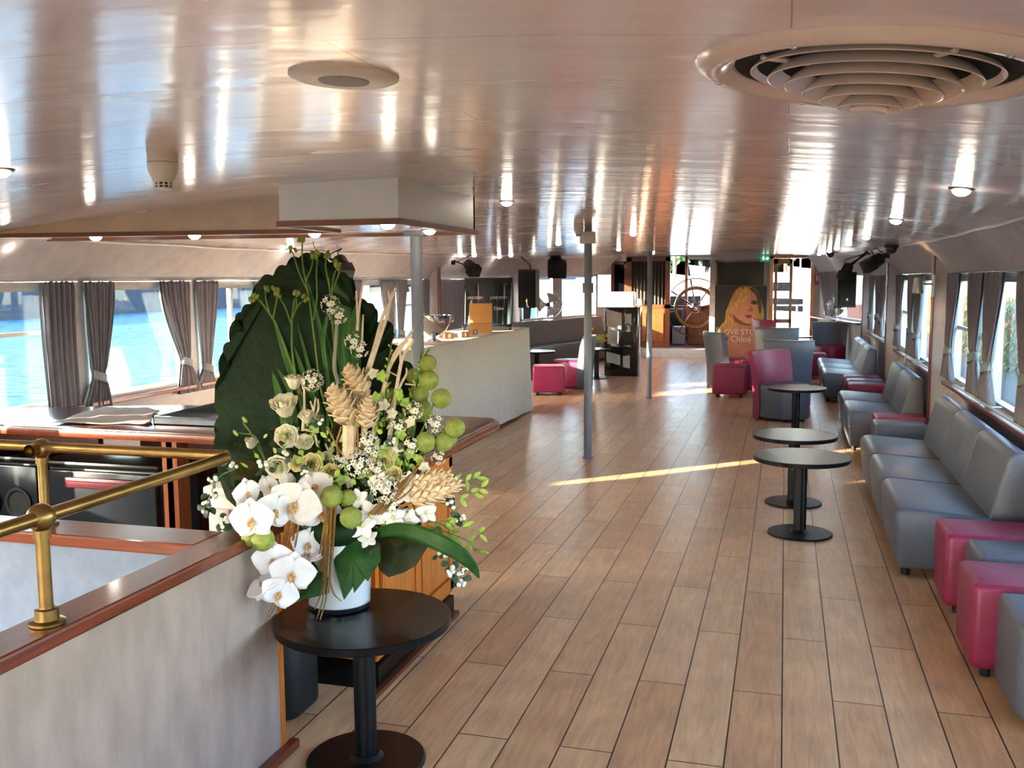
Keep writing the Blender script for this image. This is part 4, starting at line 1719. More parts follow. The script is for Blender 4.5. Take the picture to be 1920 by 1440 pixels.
b.build('pictogram', M_('sign_white', '#f0fff4', .4, emit=.6, var=.01), t, smooth=0)
t = thing('fire_sign', 'red fire equipment sign with blue strip right of the door', 'sign', (.64, YF - .02, 1.6))
MB().box(.575, .70, YF - .02, YF, 1.56, 1.72).build('red_plate', M_('sign_red', '#c2202a', .4, var=.03), t, smooth=0)
MB().box(.575, .70, YF - .02, YF, 1.50, 1.555).build('blue_plate', M_('sign_blue', '#4a5f9c', .4, var=.03), t, smooth=0)
b = MB()
b.box(.605, .630, YF - .023, YF - .02, 1.585, 1.68)
b.box(.600, .618, YF - .023, YF - .02, 1.68, 1.70)
b.box(.65, .685, YF - .023, YF - .02, 1.585, 1.62)
b.box(.65, .66, YF - .023, YF - .02, 1.62, 1.70)
b.box(.66, .685, YF - .023, YF - .02, 1.66, 1.70)
b.build('pictogram', WPRT, t, smooth=0)
for k, (x, z, w, h, lab) in enumerate(((-3.40, 2.13, .1, .1, 'small white box high on the bulkhead left of the wooden panel'),)):
    tag(MB().box(x, x + w, YF - .05, YF, z - h, z, bev=.006).build('junction_box', CREAM), lab, 'box')

# fire extinguisher
ex_ = Vector((.60, 20.3, 0))
t = thing('fire_extinguisher', 'red fire extinguisher standing by the fore deck door', 'fire extinguisher', ex_)
MB().lathe([(.07, 0), (.08, .02), (.08, .42), (.06, .48), (.025, .5), (.025, .53)], ex_, 24).build('cylinder', M_('extinguisher_red', '#b01420', .25, coat=.5), t)
MB().lathe([(.03, .53), (.03, .57)], ex_, 16).build('valve', BLACKM, t)
MB().tube([ex_ + Vector((-.02, 0, .55)), ex_ + Vector((-.05, 0, .66)), ex_ + Vector((.04, 0, .7)), ex_ + Vector((.1, -.02, .62)), ex_ + Vector((.1, -.02, .3))], .012, 8).build('hose', BLACKP, t)

# ship wheel
wc = atY(1304, 577, 21.3)
t = thing('ship_wheel', 'large wooden ship steering wheel with chrome hub in the wheelhouse opening', 'ship wheel', wc)
Mw = Matrix.Translation(wc) @ Matrix.Rotation(rad(90), 4, 'X')
rr_ = .43
MB().loft([[Mw @ Vector(((rr_ + q[0]) * math.cos(2 * PI * k / 64), (rr_ + q[0]) * math.sin(2 * PI * k / 64), q[1])) for q in
           [(.038 * math.cos(2 * PI * j / 12), .028 * math.sin(2 * PI * j / 12)) for j in range(12)]] for k in range(65)], cap=False).build('rim', M_('varnished_oak', '#8a5a26', .25, coat=.6, var=.2, vs=14), t)
b = MB()
b.tube([Mw @ Vector((.635 * math.cos(2 * PI * k / 64), .635 * math.sin(2 * PI * k / 64), .0)) for k in range(65)], .012, 8)
b.build('outer_ring', MIDWOOD, t)
for k in range(8):
    a = 2 * PI * k / 8 + .18
    e = lambda r: Mw @ Vector((r * math.cos(a), r * math.sin(a), 0))
    MB().tube([e(.08), e(.16), e(.25), e(.36), e(.47), e(.53), e(.60), e(.64)], [.016, .013, .02, .013, .014, .02, .022, .010], 10).build('spoke', M_('spoke_wood_%d' % k, '#8b5524', .25, coat=.5), t)
hub = MB().sphere(wc + Vector((0, -.03, 0)), .09, (1, .55, 1), 28).build('hub', CHROME, t)
MB().tube([Mw @ Vector((.105 * math.cos(2 * PI * k / 40), .105 * math.sin(2 * PI * k / 40), .0)) for k in range(41)], .014, 8).build('hub_ring', CHROME, hub)
MB().cyl(wc, wc + Vector((0, .535, 0)), .04).build('shaft', BRASS, t)
t = thing('helm_console', 'wooden helm console behind the ship wheel', 'console', (-1.7, 21.9, .17))
MB().box(-2.1, -1.30, 21.86, 22.3, .17, 1.0, bev=.01).build('cabinet', MIDWOOD, t, smooth=0)
MB().box(-2.14, -1.28, 21.84, 22.4, 1.0, 1.04, bev=.01).build('top', DKWOOD, t, smooth=0)
t = thing('storage_crate', 'pale grey crate on the wheelhouse floor left of the console', 'crate', (-2.28, 21.8, .17))
MB().box(-2.42, -2.14, 21.7, 22.0, .19, .55, bev=.012).build('body', M_('pale_grey_plastic', '#9aa0a6', .5), t, smooth=0)
MB().box(-2.43, -2.13, 21.69, 22.01, .55, .58, bev=.008).build('rim', M_('pale_grey_plastic_rim', '#a6acb2', .5), t, smooth=0)
tag(MB().box(-2.72, -2.3, 22.5, 23.0, .17, .95, bev=.01).build('wheelhouse_locker', DARKIN), 'dark locker deep in the wheelhouse left of the wheel', 'cabinet')

# portrait poster
PY = YF - .50
t = thing('portrait_poster', 'tall poster of a blonde woman with white lettering before the bulkhead', 'poster', (-.9, PY, .0))
k_ = (PY - .0) / 20.7


def pp(x, y, o=0.0):
    q = atY(x, y, PY)
    return (q.x, PY - o, q.z)


x0, x1 = pp(1340, 600)[0], pp(1437, 600)[0]
zt = pp(1390, 536)[2]
MB().box(x0, x1, PY, PY + .03, .17, zt).build('board', M_('poster_dark', '#2a2322', .5, var=.2, vs=3), t, smooth=0)


def blob(nm, pts, col, o, rough=.5, var=.12, vs=8, stretch=(1, 1, 1)):
    b = MB()
    # smooth closed outline
    n = len(pts)
    out = []
    for i in range(n):
        p0, p1, p2, p3 = pts[i - 1], pts[i], pts[(i + 1) % n], pts[(i + 2) % n]
        for s in range(4):
            f = s / 4
            q = [.5 * ((2 * p1[j]) + (-p0[j] + p2[j]) * f + (2 * p0[j] - 5 * p1[j] + 4 * p2[j] - p3[j]) * f * f + (-p0[j] + 3 * p1[j] - 3 * p2[j] + p3[j]) * f ** 3) for j in (0, 1)]
            out.append((min(1436.5, max(1340.5, q[0])), min(690, q[1])))
    f = b.face([pp(x, y, o) for x, y in out])
    bmesh.ops.triangulate(b.bm, faces=b.bm.faces)
    return b.build(nm, M_(nm + '_print', col, rough, var=var, vs=vs, vstretch=stretch), t, smooth=0)


SK = '#a8664a'
blob('hair', [(1396, 537), (1384, 540), (1375, 551), (1369, 565), (1361, 584), (1359, 600), (1350, 612), (1346, 626), (1356, 632), (1372, 628), (1384, 612), (1410, 612), (1426, 606), (1433, 590), (1428, 566), (1420, 546), (1409, 538)], '#a9763c', .002, .5, .35, 9, (5, 1, 1.2))
blob('shoulders', [(1377, 612), (1371, 622), (1363, 640), (1360, 690), (1436, 690), (1436, 616), (1420, 608), (1405, 612), (1392, 604)], SK, .004, var=.1)
blob('face', [(1406, 546), (1413, 545), (1419, 556), (1420, 572), (1417, 588), (1411, 600), (1404, 606), (1393, 603), (1383, 596), (1376, 590), (1374, 582), (1382, 572), (1392, 564), (1400, 556)], '#b87456', .005, var=.08)
blob('hair_lock', [(1398, 539), (1388, 550), (1380, 566), (1368, 580), (1372, 586), (1388, 572), (1402, 558), (1409, 546)], '#bd8746', .007, var=.3, stretch=(4, 1, 2))
blob('hair_shadow', [(1390, 538), (1400, 540), (1412, 540), (1420, 548), (1426, 560), (1428, 580), (1424, 590), (1421, 570), (1416, 552), (1406, 546), (1397, 546)], '#4a3020', .0065)
blob('brow_and_eye', [(1408, 566), (1414, 563), (1419, 565), (1420, 569), (1414, 571), (1409, 569)], '#3c2320', .008)
blob('nose_shadow', [(1407, 572), (1411, 578), (1411, 583), (1405, 584), (1401, 581), (1405, 580)], '#93553f', .008)
blob('lips', [(1397, 592), (1403, 590), (1409, 591), (1410, 594), (1405, 597), (1399, 595)], '#8a3038', .008)
blob('jaw_shadow', [(1374, 590), (1384, 598), (1398, 606), (1408, 607), (1402, 611), (1388, 608), (1377, 602)], '#6e3c28', .006)
PT = M_('poster_lettering', '#c9b9aa', .5, var=.02)
for s, x, y, sz, sx in (('LOVE STORY', 1392, 623, .155, 1.0), ('Chloé', 1389, 636, .17, 1.0)):
    q = pp(x, y, .010)
    text(s, sz, frame(q, (1, 0, 0), (0, -1, 0)), PT, t, sx=sx)

# black display stand with white L shaped box, bag shaped shadow made solid
dx0, dx1, dy = atZ(1133, 703).x, atZ(1194, 703).x, 16.2
dx0 = atY(1133, 650, dy).x
dx1 = atY(1196, 650, dy).x
zt = atY(1160, 576, dy).z
t = thing('display_stand', 'tall black display cabinet with painted pale reflections beyond the middle pillar', 'stand', ((dx0 + dx1) / 2, dy, 0))
BG = M_('gloss_black', '#08080a', .15, coat=.5)
MB().box(dx0, dx1, dy, dy + .5, .0, zt, bev=.02).build('cabinet', BG, t, smooth=40)
PALE = M_('pale_grey_reflection', '#b4ada6', .6, var=.1)  # pale patches painted in for reflections on the gloss black


def dreflection(pts, nm='pane', mat=PALE, o=.006):
    b = MB()
    b.face([(atY(x, y, dy).x, dy - o, atY(x, y, dy).z) for x, y in pts])
    b.build(nm, mat, t, smooth=0, solid=.006)


dreflection([(1127 + 10, 580), (1166, 587), (1166, 618), (1137, 611)])
dreflection([(1139, 616), (1160, 621), (1160, 645), (1139, 645)])
dreflection([(1172, 589), (1184, 588), (1184, 622), (1172, 610)])
dreflection([(1137, 659), (1163, 666), (1163, 685), (1137, 678)])
dreflection([(1168, 668), (1181, 666), (1181, 691), (1168, 688)])
MB().box(dx0 + .02, dx1 - .1, dy - .26, dy, atY(1160, 652, dy).z - .03, atY(1160, 648, dy).z, bev=.01).build('shelf', BG, t, smooth=0)
hb = atY(1177, 648, dy - .14)
t2 = thing('handbag', 'black handbag shape with arched handle in place of a shadow on the shelf of the black display cabinet', 'bag', hb)  # solid bag built in place of a bag shaped shadow
b = MB()
b.prism(round_poly([(-.13, 0), (.13, 0), (.10, .22), (-.10, .22)], .03, 4), frame((hb.x, hb.y + .05, hb.z + .012), (1, 0, 0), (0, -1, 0)), 0, .1, bev=.015)
b.build('body', BLACKP, t2, smooth=50)
MB().tube([(hb.x - .06, hb.y, hb.z + .22), (hb.x - .05, hb.y, hb.z + .33), (hb.x, hb.y, hb.z + .37), (hb.x + .05, hb.y, hb.z + .33), (hb.x + .06, hb.y, hb.z + .22)], .011, 8).build('handle', BLACKP, t2)
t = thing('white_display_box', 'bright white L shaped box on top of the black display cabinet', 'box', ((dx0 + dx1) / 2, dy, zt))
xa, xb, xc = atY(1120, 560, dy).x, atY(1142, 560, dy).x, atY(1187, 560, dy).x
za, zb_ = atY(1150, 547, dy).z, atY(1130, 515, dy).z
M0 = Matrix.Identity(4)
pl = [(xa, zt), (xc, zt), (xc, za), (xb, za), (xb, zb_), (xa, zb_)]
MB().prism(pl, Matrix(((1, 0, 0, 0), (0, 0, 1, dy + .02), (0, 1, 0, 0), (0, 0, 0, 1))), 0, .16, bev=.004).build('shell', M_('glowing_white_plastic', '#e8e4da', .5, emit=.22, var=.03, vs=2), t, smooth=0)  # soft emission stands in for sunlight on the box
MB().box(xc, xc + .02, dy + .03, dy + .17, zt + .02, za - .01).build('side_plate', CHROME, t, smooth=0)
lm = atY(1243, 570, YF - .1)
t = thing('small_lamp', 'tiny white cup shaped lamp on the ledge left of the wheelhouse', 'lamp', (lm.x - .5, YF - .08, 1.1))
MB().lathe([(.05, 0), (.04, .09), (.03, .12)], (atY(1199, 568, YF - .1).x, YF - .1, 1.10), 16).build('shade', LAMPW, t)

# pot of flowers behind the sunlit chair
fp_ = atY(1120, 622, 15.75)
t = thing('flower_pot', 'small glass of yellow flowers with a bottle on the far left table', 'vase', (-3.0, 15.7, .50))
MB().lathe([(.05, .5), (.055, .56), (.055, .62)], (-2.92, 15.75, 0), 20).build('glass', GLASS, t)
b = MB()
for k in range(26):
    a, r = RND.random() * 6.28, RND.random() * .09
    b.sphere((-2.92 + r * math.cos(a), 15.75 + r * math.sin(a), .64 + RND.random() * .09), .02, (1, 1, 1), 6)
b.build('blossoms', M_('yellow_blossom', '#b5a64a', .7, var=.3, vs=40), t)
t = thing('copper_bottle', 'copper coloured bottle beside the yellow flowers', 'bottle', (-3.08, 15.8, .5))
MB().lathe([(.045, .5), (.05, .55), (.05, .7), (.02, .76), (.018, .84), (0, .85)], (-3.08, 15.8, 0), 20).build('body', M_('copper_glass', '#9a5a30', .15, metal=.8), t)
# ================================================================== FLOWERS
VB = atZ(637, 1136, .515)
VD = (VB - CAM).dot(_d)
t = thing('vase', 'white glass vase tapering to a dark clear foot on the black table', 'vase', (VB.x, VB.y, .515))
MB().lathe([(.0, .022), (.104, .022), (.108, .03), (.118, .28), (.113, .28), (.104, .05), (0, .05)], (VB.x, VB.y, .515), 56).build('body', M_('white_vase_glass', '#d5d6da', .15, coat=.8, var=.02), t, smooth=40)
MB().lathe([(0, 0), (.098, 0), (.106, .006), (.109, .022), (0, .022)], (VB.x, VB.y, .515), 56).build('foot', M_('clear_dark_foot', '#1c1d22', .08, coat=1), t, smooth=40)

BQ = thing('flower_arrangement', 'tall flower arrangement of white orchids, pods and a huge dark leaf in the white vase', 'flowers', (VB.x, VB.y, .78))


def fp(x, y, dz=0.0):
    return atD(x, y, VD + dz)


PXM = VD / F_PX                       # metres per photo pixel at the vase


def cam_frame(x, y, dz, roll=0, yaw=0, pitch=0):
    """local z toward the camera, local y up in the picture"""
    M = Matrix.Identity(4)
    o = fp(x, y, dz)
    for i in range(3):
        M[i][0], M[i][1], M[i][2], M[i][3] = _r[i], _u[i], -_d[i], o[i]
    return M @ Matrix.Rotation(roll, 4, 'Z') @ Matrix.Rotation(yaw, 4, 'Y') @ Matrix.Rotation(pitch, 4, 'X')


LEAFD = M_('huge_dark_leaf', '#0e2411', .5, var=.35, vs=9, col2='#1a3016', bump=.6, bs=22, spec=.14)
LEAFG = M_('glossy_green_leaf', '#143c15', .45, var=.3, vs=18, col2='#2c501a', bump=.15, bs=60, spec=.2)
LEAFM = M_('bronze_green_leaf', '#1c2c15', .45, var=.3, vs=22, col2='#403a1a', bump=.15, bs=60, spec=.15)
BLADE = M_('blade_green', '#28561f', .5, var=.25, vs=14, col2='#3c6c2c', spec=.25)
LIME = M_('lime_green', '#8fae48', .55, var=.2, vs=40, col2='#a9c35c')
STEM = M_('olive_stem', '#5d7a2c', .5, var=.2, vs=30)
BUDG = M_('olive_bud', '#6c7a2a', .55, var=.25, vs=60, col2='#8a9440')
ORCH = M_('orchid_white', '#f2eef0', .5, var=.03, vs=30, sss=.15)
ORCHP = M_('orchid_blush', '#efe2dc', .5, var=.04, vs=30, sss=.15)
LIPM = M_('orchid_lip', '#d8b36a', .45, var=.3, vs=160, col2='#a86a50')
ROSEW = M_('cream_rose', '#e9e2c8', .6, var=.06, vs=40, sss=.1)
ROSEY = M_('yellow_cream_rose', '#ddcf92', .6, var=.1, vs=40, sss=.1)
PODM = M_('balloon_pod', '#7a8838', .6, var=.2, vs=45, col2='#96a24a', bump=.35, bs=260)
CONE = M_('beige_ginger_cone', '#d3b894', .6, var=.12, vs=60, col2='#e2cdac')
STARM = M_('star_flower_white', '#ece8da', .55, var=.05, vs=60)
EYE = M_('star_flower_eye', '#15140e', .4)
BRANCH = M_('pale_branch', '#cdb7a2', .6, var=.12, vs=50, col2='#e0cfbe')
GOLD = M_('gold_glitter', '#9a6e38', .3, metal=.85, var=.6, vs=420, col2='#e2b874', bump=.8, bs=700)
BERRY = M_('snowberry', '#eceadf', .4, var=.05, sss=.1)
SAGE = M_('dark_sage_leaf', '#2f4a38', .5, var=.2, vs=30)

# --- the huge leaf behind
leaf_out = [(420, 905), (408, 860), (404, 815), (410, 780), (405, 745), (412, 705), (418, 660), (430, 640), (440, 600), (452, 585), (470, 570), (486, 528), (512, 517), (536, 498), (560, 483), (592, 482),
            (618, 492), (634, 512), (655, 520), (668, 545), (664, 562), (690, 568), (704, 578), (708, 604), (730, 603), (738, 622), (734, 645), (752, 660), (757, 676), (775, 690), (790, 712), (800, 760), (796, 820), (780, 880), (740, 930), (600, 960), (470, 940)]
lc = (600, 800)


def leafpt(x, y, tt, i):
    px_, py_ = lc[0] + (x - lc[0]) * tt, lc[1] + (y - lc[1]) * tt
    return fp(px_, py_, .17 + .06 * (1 - tt) - .05 * tt ** 3 * (1 + .75 * math.sin(i * 2.6)) + .012 * math.sin(i * 5.1) * tt ** 4 + .006 * math.sin(i * 1.3) * tt)


b = MB()
N = len(leaf_out)
sub = []
for i in range(N):
    p, q = leaf_out[i], leaf_out[(i + 1) % N]
    for s in range(4):
        f = s / 4
        x_, y_ = p[0] + (q[0] - p[0]) * f, p[1] + (q[1] - p[1]) * f
        k_l = 1 + .03 * math.sin(PI * f) * min(1, math.hypot(q[0] - p[0], q[1] - p[1]) / 30)
        sub.append((lc[0] + (x_ - lc[0]) * k_l, lc[1] + (y_ - lc[1]) * k_l, i + f))
rings = [[leafpt(x, y, tt, i) for x, y, i in sub] for tt in (1, .97, .9, .8, .65, .5, .35, .2, .05)]
b.loft(rings)
b.build('huge_leaf', LEAFD, BQ, smooth=80)
b = MB()
for ang in range(16):
    a = 2 * PI * ang / 16 + .15
    best = max(sub, key=lambda s: math.cos(math.atan2(s[1] - lc[1], s[0] - lc[0]) - a))
    b.tube([leafpt(best[0], best[1], k / 8 * .93, best[2]) - _d * .003 for k in range(9)], [.004 * (1 - k / 9) + .0006 for k in range(9)], 5)
b.build('leaf_vein', LEAFM, BQ)


def flatleaf(nm, pts, spine, mat, dz0, dz1, curl=.02, dzs=None):
    """leaf blade filled between an outline (photo px) and a midrib"""
    b = MB()
    n = len(pts)
    c = spine
    out = []
    for i in range(n):
        p, q = pts[i], pts[(i + 1) % n]
        for s in range(4):
            f = s / 4
            out.append((p[0] + (q[0] - p[0]) * f, p[1] + (q[1] - p[1]) * f))
    ymin, ymax = min(p[1] for p in pts), max(p[1] for p in pts)
    rings = []
    for tt in (1, .8, .55, .3, .05):
        rg = []
        for x, y in out:
            a, d_ = c[0] + (x - c[0]) * tt, c[1] + (y - c[1]) * tt
            k = (d_ - ymin) / max(1, ymax - ymin)
            rg.append(fp(a, d_, dz0 + (dz1 - dz0) * k - curl * (1 - tt) ** 1.5))
        rings.append(rg)
    b.loft(rings)
    return b.build(nm, mat, BQ, smooth=80, solid=.0012)


flatleaf('lower_leaf', [(420, 868), (447, 858), (500, 870), (505, 920), (480, 955), (450, 958), (425, 935), (412, 900)], (465, 905), LEAFM, .1, .06)
flatleaf('lower_leaf', [(662, 1000), (712, 1040), (713, 1052), (700, 1070), (690, 1090), (685, 1085), (664, 1112), (662, 1100), (645, 1125), (632, 1080), (626, 1052), (645, 1010)], (662, 1050), LEAFG, -.12, -.17)
flatleaf('lower_leaf', [(660, 998), (712, 1020), (714, 1050), (702, 1070), (684, 1050), (668, 1016)], (690, 1035), LEAFM, -.115, -.135)
flatleaf('lower_leaf', [(570, 1045), (598, 1040), (618, 1085), (616, 1112), (588, 1120), (560, 1126), (566, 1095), (578, 1080)], (592, 1088), LEAFG, -.1, -.15)
flatleaf('lower_leaf', [(700, 1000), (740, 990), (790, 998), (802, 1025), (780, 1060), (756, 1074), (728, 1082), (712, 1070), (702, 1040)], (752, 1035), LEAFM, -.02, -.06, .03)
flatleaf('lower_leaf', [(590, 965), (625, 960), (660, 975), (640, 1000), (600, 1000), (575, 985)], (615, 980), LEAFM, -.06, -.09)


def blade(nm, pts, wid, mat, dz, fold=.25, r0=None):
    """long strap leaf along photo points, wid in px at the middle"""
    b = MB()
    pts = [fp(x, y, dz + (pz if pz else 0)) for x, y, *pz_ in pts for pz in [pz_[0] if pz_ else 0]]
    n = len(pts)
    L, R_, C = [], [], []
    # resample
    res = []
    for i in range(n - 1):
        for s in range(6):
            res.append(pts[i].lerp(pts[i + 1], s / 6))
    res.append(pts[-1])
    for _ in range(3):
        res = [res[0]] + [(res[i - 1] + res[i] * 2 + res[i + 1]) / 4 for i in range(1, len(res) - 1)] + [res[-1]]
    m_ = len(res)
    rows = []
    for i, p in enumerate(res):
        tn = (res[min(i + 1, m_ - 1)] - res[max(i - 1, 0)]).normalized()
        side = tn.cross(_d).normalized()
        f = i / (m_ - 1)
        w = wid * PXM * .5 * (math.sin(PI * min(1, .12 + .88 * f)) ** .7 if f < .999 else 0.02)
        rows.append([p - side * w, p - side * w * .5 + _d * w * fold * .6, p + _d * w * fold, p + side * w * .5 + _d * w * fold * .6, p + side * w])
    b.loft(rows, cap=False, close=False)
    return b.build(nm, mat, BQ, smooth=80, solid=.0009)


blade('strap_leaf', [(700, 1000), (742, 992, -.05), (790, 1002, -.1), (830, 1020, -.12), (865, 1040, -.12), (887, 1062, -.11), (899, 1085, -.1)], 31, LEAFG, -.1, .1)
for pts, w, dz in (([(600, 850), (560, 740), (512, 600), (511, 640)][:3], 16, .08), ([(620, 860), (596, 760), (560, 690)], 12, .05), ([(545, 860), (530, 760), (510, 695)], 18, .06),
                   ([(640, 850), (612, 690), (600, 610), (575, 520)], 9, .07), ([(612, 850), (617, 720), (604, 645), (614, 590), (628, 560)], 9, .03),
                   ([(640, 860), (648, 700), (640, 640), (652, 600)], 8, .02), ([(655, 850), (650, 760), (660, 650), (672, 560)], 42, .08),
                   ([(660, 850), (655, 700), (640, 560), (632, 520)], 40, .11), ([(560, 820), (545, 730), (519, 690)], 12, .07),
                   ([(590, 850), (575, 720), (552, 650)], 12, .09), ([(630, 860), (590, 730), (556, 600)], 9, .1), ([(670, 860), (632, 760), (614, 660)], 10, .06),
                   ([(600, 860), (560, 830), (530, 740)], 14, .08), ([(650, 860), (640, 760), (612, 620)], 9, .09)):
    blade('blade_leaf', pts, w, BLADE, dz)


def stem(nm, pts, r, mat, dz, taper=.5, seg=6):
    P = [fp(q[0], q[1], dz + (q[2] if len(q) > 2 else 0)) for q in pts]
    res = []
    for i in range(len(P) - 1):
        for s in range(5):
            res.append(P[i].lerp(P[i + 1], s / 5))
    res.append(P[-1])
    for _ in range(2):
        res = [res[0]] + [(res[i - 1] + res[i] * 2 + res[i + 1]) / 4 for i in range(1, len(res) - 1)] + [res[-1]]
    m_ = len(res)
    return MB().tube(res, [r * PXM * (1 - (1 - taper) * i / (m_ - 1)) for i in range(m_)], seg).build(nm, mat, BQ)


# budded stems rising over the leaf
def budded(main, kids):
    stem('bud_stem', main, 2.4, STEM, .03, .6)
    for pts in kids:
        stem('bud_twig', pts, 1.7, STEM, .03, .7)
        x, y = pts[-1][:2]
        b = MB()
        for k in range(4):
            M = cam_frame(x + RND.uniform(-6, 6), y + RND.uniform(-6, 4), .02 + RND.uniform(-.01, .01), RND.uniform(-.8, .8))
            b.sphere((0, 0, 0), 5.2 * PXM, (.75, 1.15, .75), 8, M)
        b.build('bud_cluster', BUDG, BQ)


budded([(640, 840), (602, 740), (590, 640), (580, 560), (570, 510)], [[(580, 560), (572, 530), (585, 500), (588, 478)], [(578, 548), (560, 510), (548, 470)], [(588, 600), (595, 560), (593, 510), (596, 478)], [(570, 512), (566, 480), (567, 453)]])
budded([(600, 850), (560, 720), (520, 610), (490, 565)], [[(520, 610), (500, 580), (480, 556)], [(512, 596), (520, 560), (518, 540)], [(505, 585), (498, 560), (497, 540)], [(490, 565), (478, 560), (474, 560)]])
budded([(580, 840), (547, 665), (547, 600), (552, 560)], [[(547, 600), (556, 575), (555, 548)], [(547, 610), (535, 575), (520, 552)], [(548, 595), (560, 570), (575, 560)]])
budded([(640, 830), (620, 560), (616, 520)], [[(620, 560), (625, 520), (632, 500)], [(618, 540), (610, 500), (612, 478)], [(622, 550), (640, 500), (628, 494)]])
stem('bare_stem', [(600, 480), (590, 465), (586, 452)], 1.2, STEM, .03)
stem('grey_stem', [(635, 720), (626, 690), (630, 640), (632, 600)], 4, M_('grey_green_stem', '#8c9086', .6), .0, .8)
stem('curved_stem', [(652, 840), (668, 780), (660, 740)], 3.5, STEM, .0, .8)
stem('hook_stem', [(692, 945), (696, 918), (712, 912)], 3.5, M_('blue_green_stem', '#4a6a58', .5), -.1, .8)

# pale twisted branches
for pts, r in (([(640, 830), (672, 740), (700, 660), (718, 590), (730, 570), (742, 540)], 4.5), ([(725, 590), (732, 575), (728, 545)], 3), ([(660, 830), (690, 700), (730, 580), (735, 548)], 4.5),
               ([(670, 620), (672, 590), (678, 545), (683, 520)], 3), ([(671, 600), (668, 545)], 2.5), ([(678, 660), (681, 590)], 2.5),
               ([(690, 860), (712, 760), (728, 690), (760, 640), (775, 618)], 4.5), ([(715, 750), (738, 660), (770, 630)], 3.5), ([(725, 860), (740, 750), (750, 690), (756, 665), (775, 640)], 4.5),
               ([(752, 680), (750, 655)], 3), ([(754, 670), (768, 650), (776, 636)], 2.5), ([(730, 770), (752, 720), (763, 700), (762, 690)], 3), ([(738, 770), (732, 830), (742, 850)], 3.5),
               ([(760, 720), (780, 722)], 2), ([(745, 705), (725, 694)], 1.8), ([(568, 808), (571, 760), (570, 710)], 3.2), ([(569, 730), (566, 712)], 2.4),
               ([(596, 812), (588, 770), (582, 752)], 3), ([(590, 785), (598, 765), (596, 748)], 2.6), ([(588, 772), (592, 745)], 2.4), ([(598, 850), (590, 810), (570, 805)], 2.8),
               ([(612, 868), (618, 850), (610, 832)], 3), ([(618, 860), (624, 840), (622, 828)], 3), ([(616, 875), (615, 862)], 3)):
    stem('pale_branch', [(x, y, -.02) for x, y in pts], r, BRANCH, .0, .55)


# --- orchids
def petal(M, L, W_, a, cup=.25, tip=.5, n=10):
    """returns a grid function: petal of length L along local direction a"""
    def fn(u, v):
        s = u
        w = W_ * (math.sin(PI * min(1, max(0, s)) ** tip) ** .75 if 0 < s < 1 else 0) * (v - .5) * 2
        z = cup * L * (s * s * .5) - cup * W_ * ((v - .5) * 2) ** 2 * .5 * s + .02 * L * math.sin(6 * v + 4 * u)
        q = Vector((math.cos(a) * s * L - math.sin(a) * w, math.sin(a) * s * L + math.cos(a) * w, z))
        return M @ q
    return fn


def orchid(x, y, size, roll=0, yaw=0, pitch=0, dz=-.1, mat=None):
    M = cam_frame(x, y, dz, roll, yaw, pitch)
    R_ = size * PXM * .5
    b = MB()
    for a in (PI / 2, PI * 7 / 6 + .25, PI * 11 / 6 - .25):
        b.grid(petal(M @ Matrix.Translation((0, 0, -.006)), R_ * .98, R_ * .42, a, -.12, .75), 10, 6)
    for a in (.18, PI - .18):
        b.grid(petal(M, R_ * 1.08, R_ * .74, a, -.15, .6), 12, 8)
    o = b.build('orchid_bloom', mat or ORCH, BQ, smooth=80, solid=.0008)
    b = MB()
    b.sphere(M @ Vector((0, .0, R_ * .12)), R_ * .11, (1, 1, 1), 10)
    for a in (-PI / 2 - .55, -PI / 2 + .55):
        b.grid(petal(M @ Matrix.Translation((0, 0, R_ * .12)), R_ * .30, R_ * .12, a, .9, .8), 5, 4)
    b.grid(petal(M @ Matrix.Translation((0, 0, R_ * .14)), R_ * .42, R_ * .10, -PI / 2, .4, .8), 5, 4)
    b.build('lip', LIPM, o, smooth=80)
    return o


for a in ((472, 975, 78, .1, -.15, .1, -.34), (515, 958, 78, -.3, .75, 0, -.27), (553, 945, 92, -.5, .3, .1, -.24, ORCHP), (602, 962, 76, -.25, .5, 0, -.15), (590, 912, 68, .3, .2, -.4, -.11, ORCHP),
          (463, 925, 56, .2, .9, .2, -.26), (505, 912, 50, .2, 1.1, -.3, -.18, ORCHP), (540, 905, 46, -.2, 1.1, -.3, -.1, ORCHP),
          (512, 1050, 70, .05, .1, .1, -.29), (548, 1075, 78, -.15, .15, .15, -.30), (524, 1112, 66, -.5, .3, 0, -.30), (492, 1096, 62, .7, .2, -.9, -.29), (578, 1020, 62, -.2, .35, -.2, -.16), (575, 1042, 60, .5, .5, -.9, -.17, ORCHP)):
    orchid(*a)
# smaller pointed blooms low on the right
for x, y, s, rl, yw, pt in ((695, 965, 60, .4, .2, .2), (738, 970, 52, .2, -.2, .1), (768, 975, 44, -.3, -.4, 0), (800, 960, 46, .2, -.3, .1), (680, 985, 55, 1.2, .2, -.2), (770, 905, 44, .2, -.2, -.3), (795, 935, 46, .7, -.5, 0),
                            (755, 925, 44, .1, .3, -.2), (790, 905, 38, .4, -.4, .2), (672, 935, 40, .3, .2, 0), (712, 905, 40, -.3, .2, 0), (690, 1010, 40, .3, 0, -.6)):
    M = cam_frame(x, y, -.13, rl, yw, pt)
    R_ = s * PXM * .5
    b = MB()
    for k in range(5):
        b.grid(petal(M, R_, R_ * .36, PI / 2 + 2 * PI * k / 5, .3, .9), 8, 5)
    o = b.build('small_bloom', ORCHP if int(x) % 2 else ORCH, BQ, smooth=80, solid=.0007)
    b = MB()
    b.sphere(M @ Vector((0, 0, R_ * .12)), R_ * .14, (1, 1, 1.4), 8)
    b.build('throat', ROSEY, o)


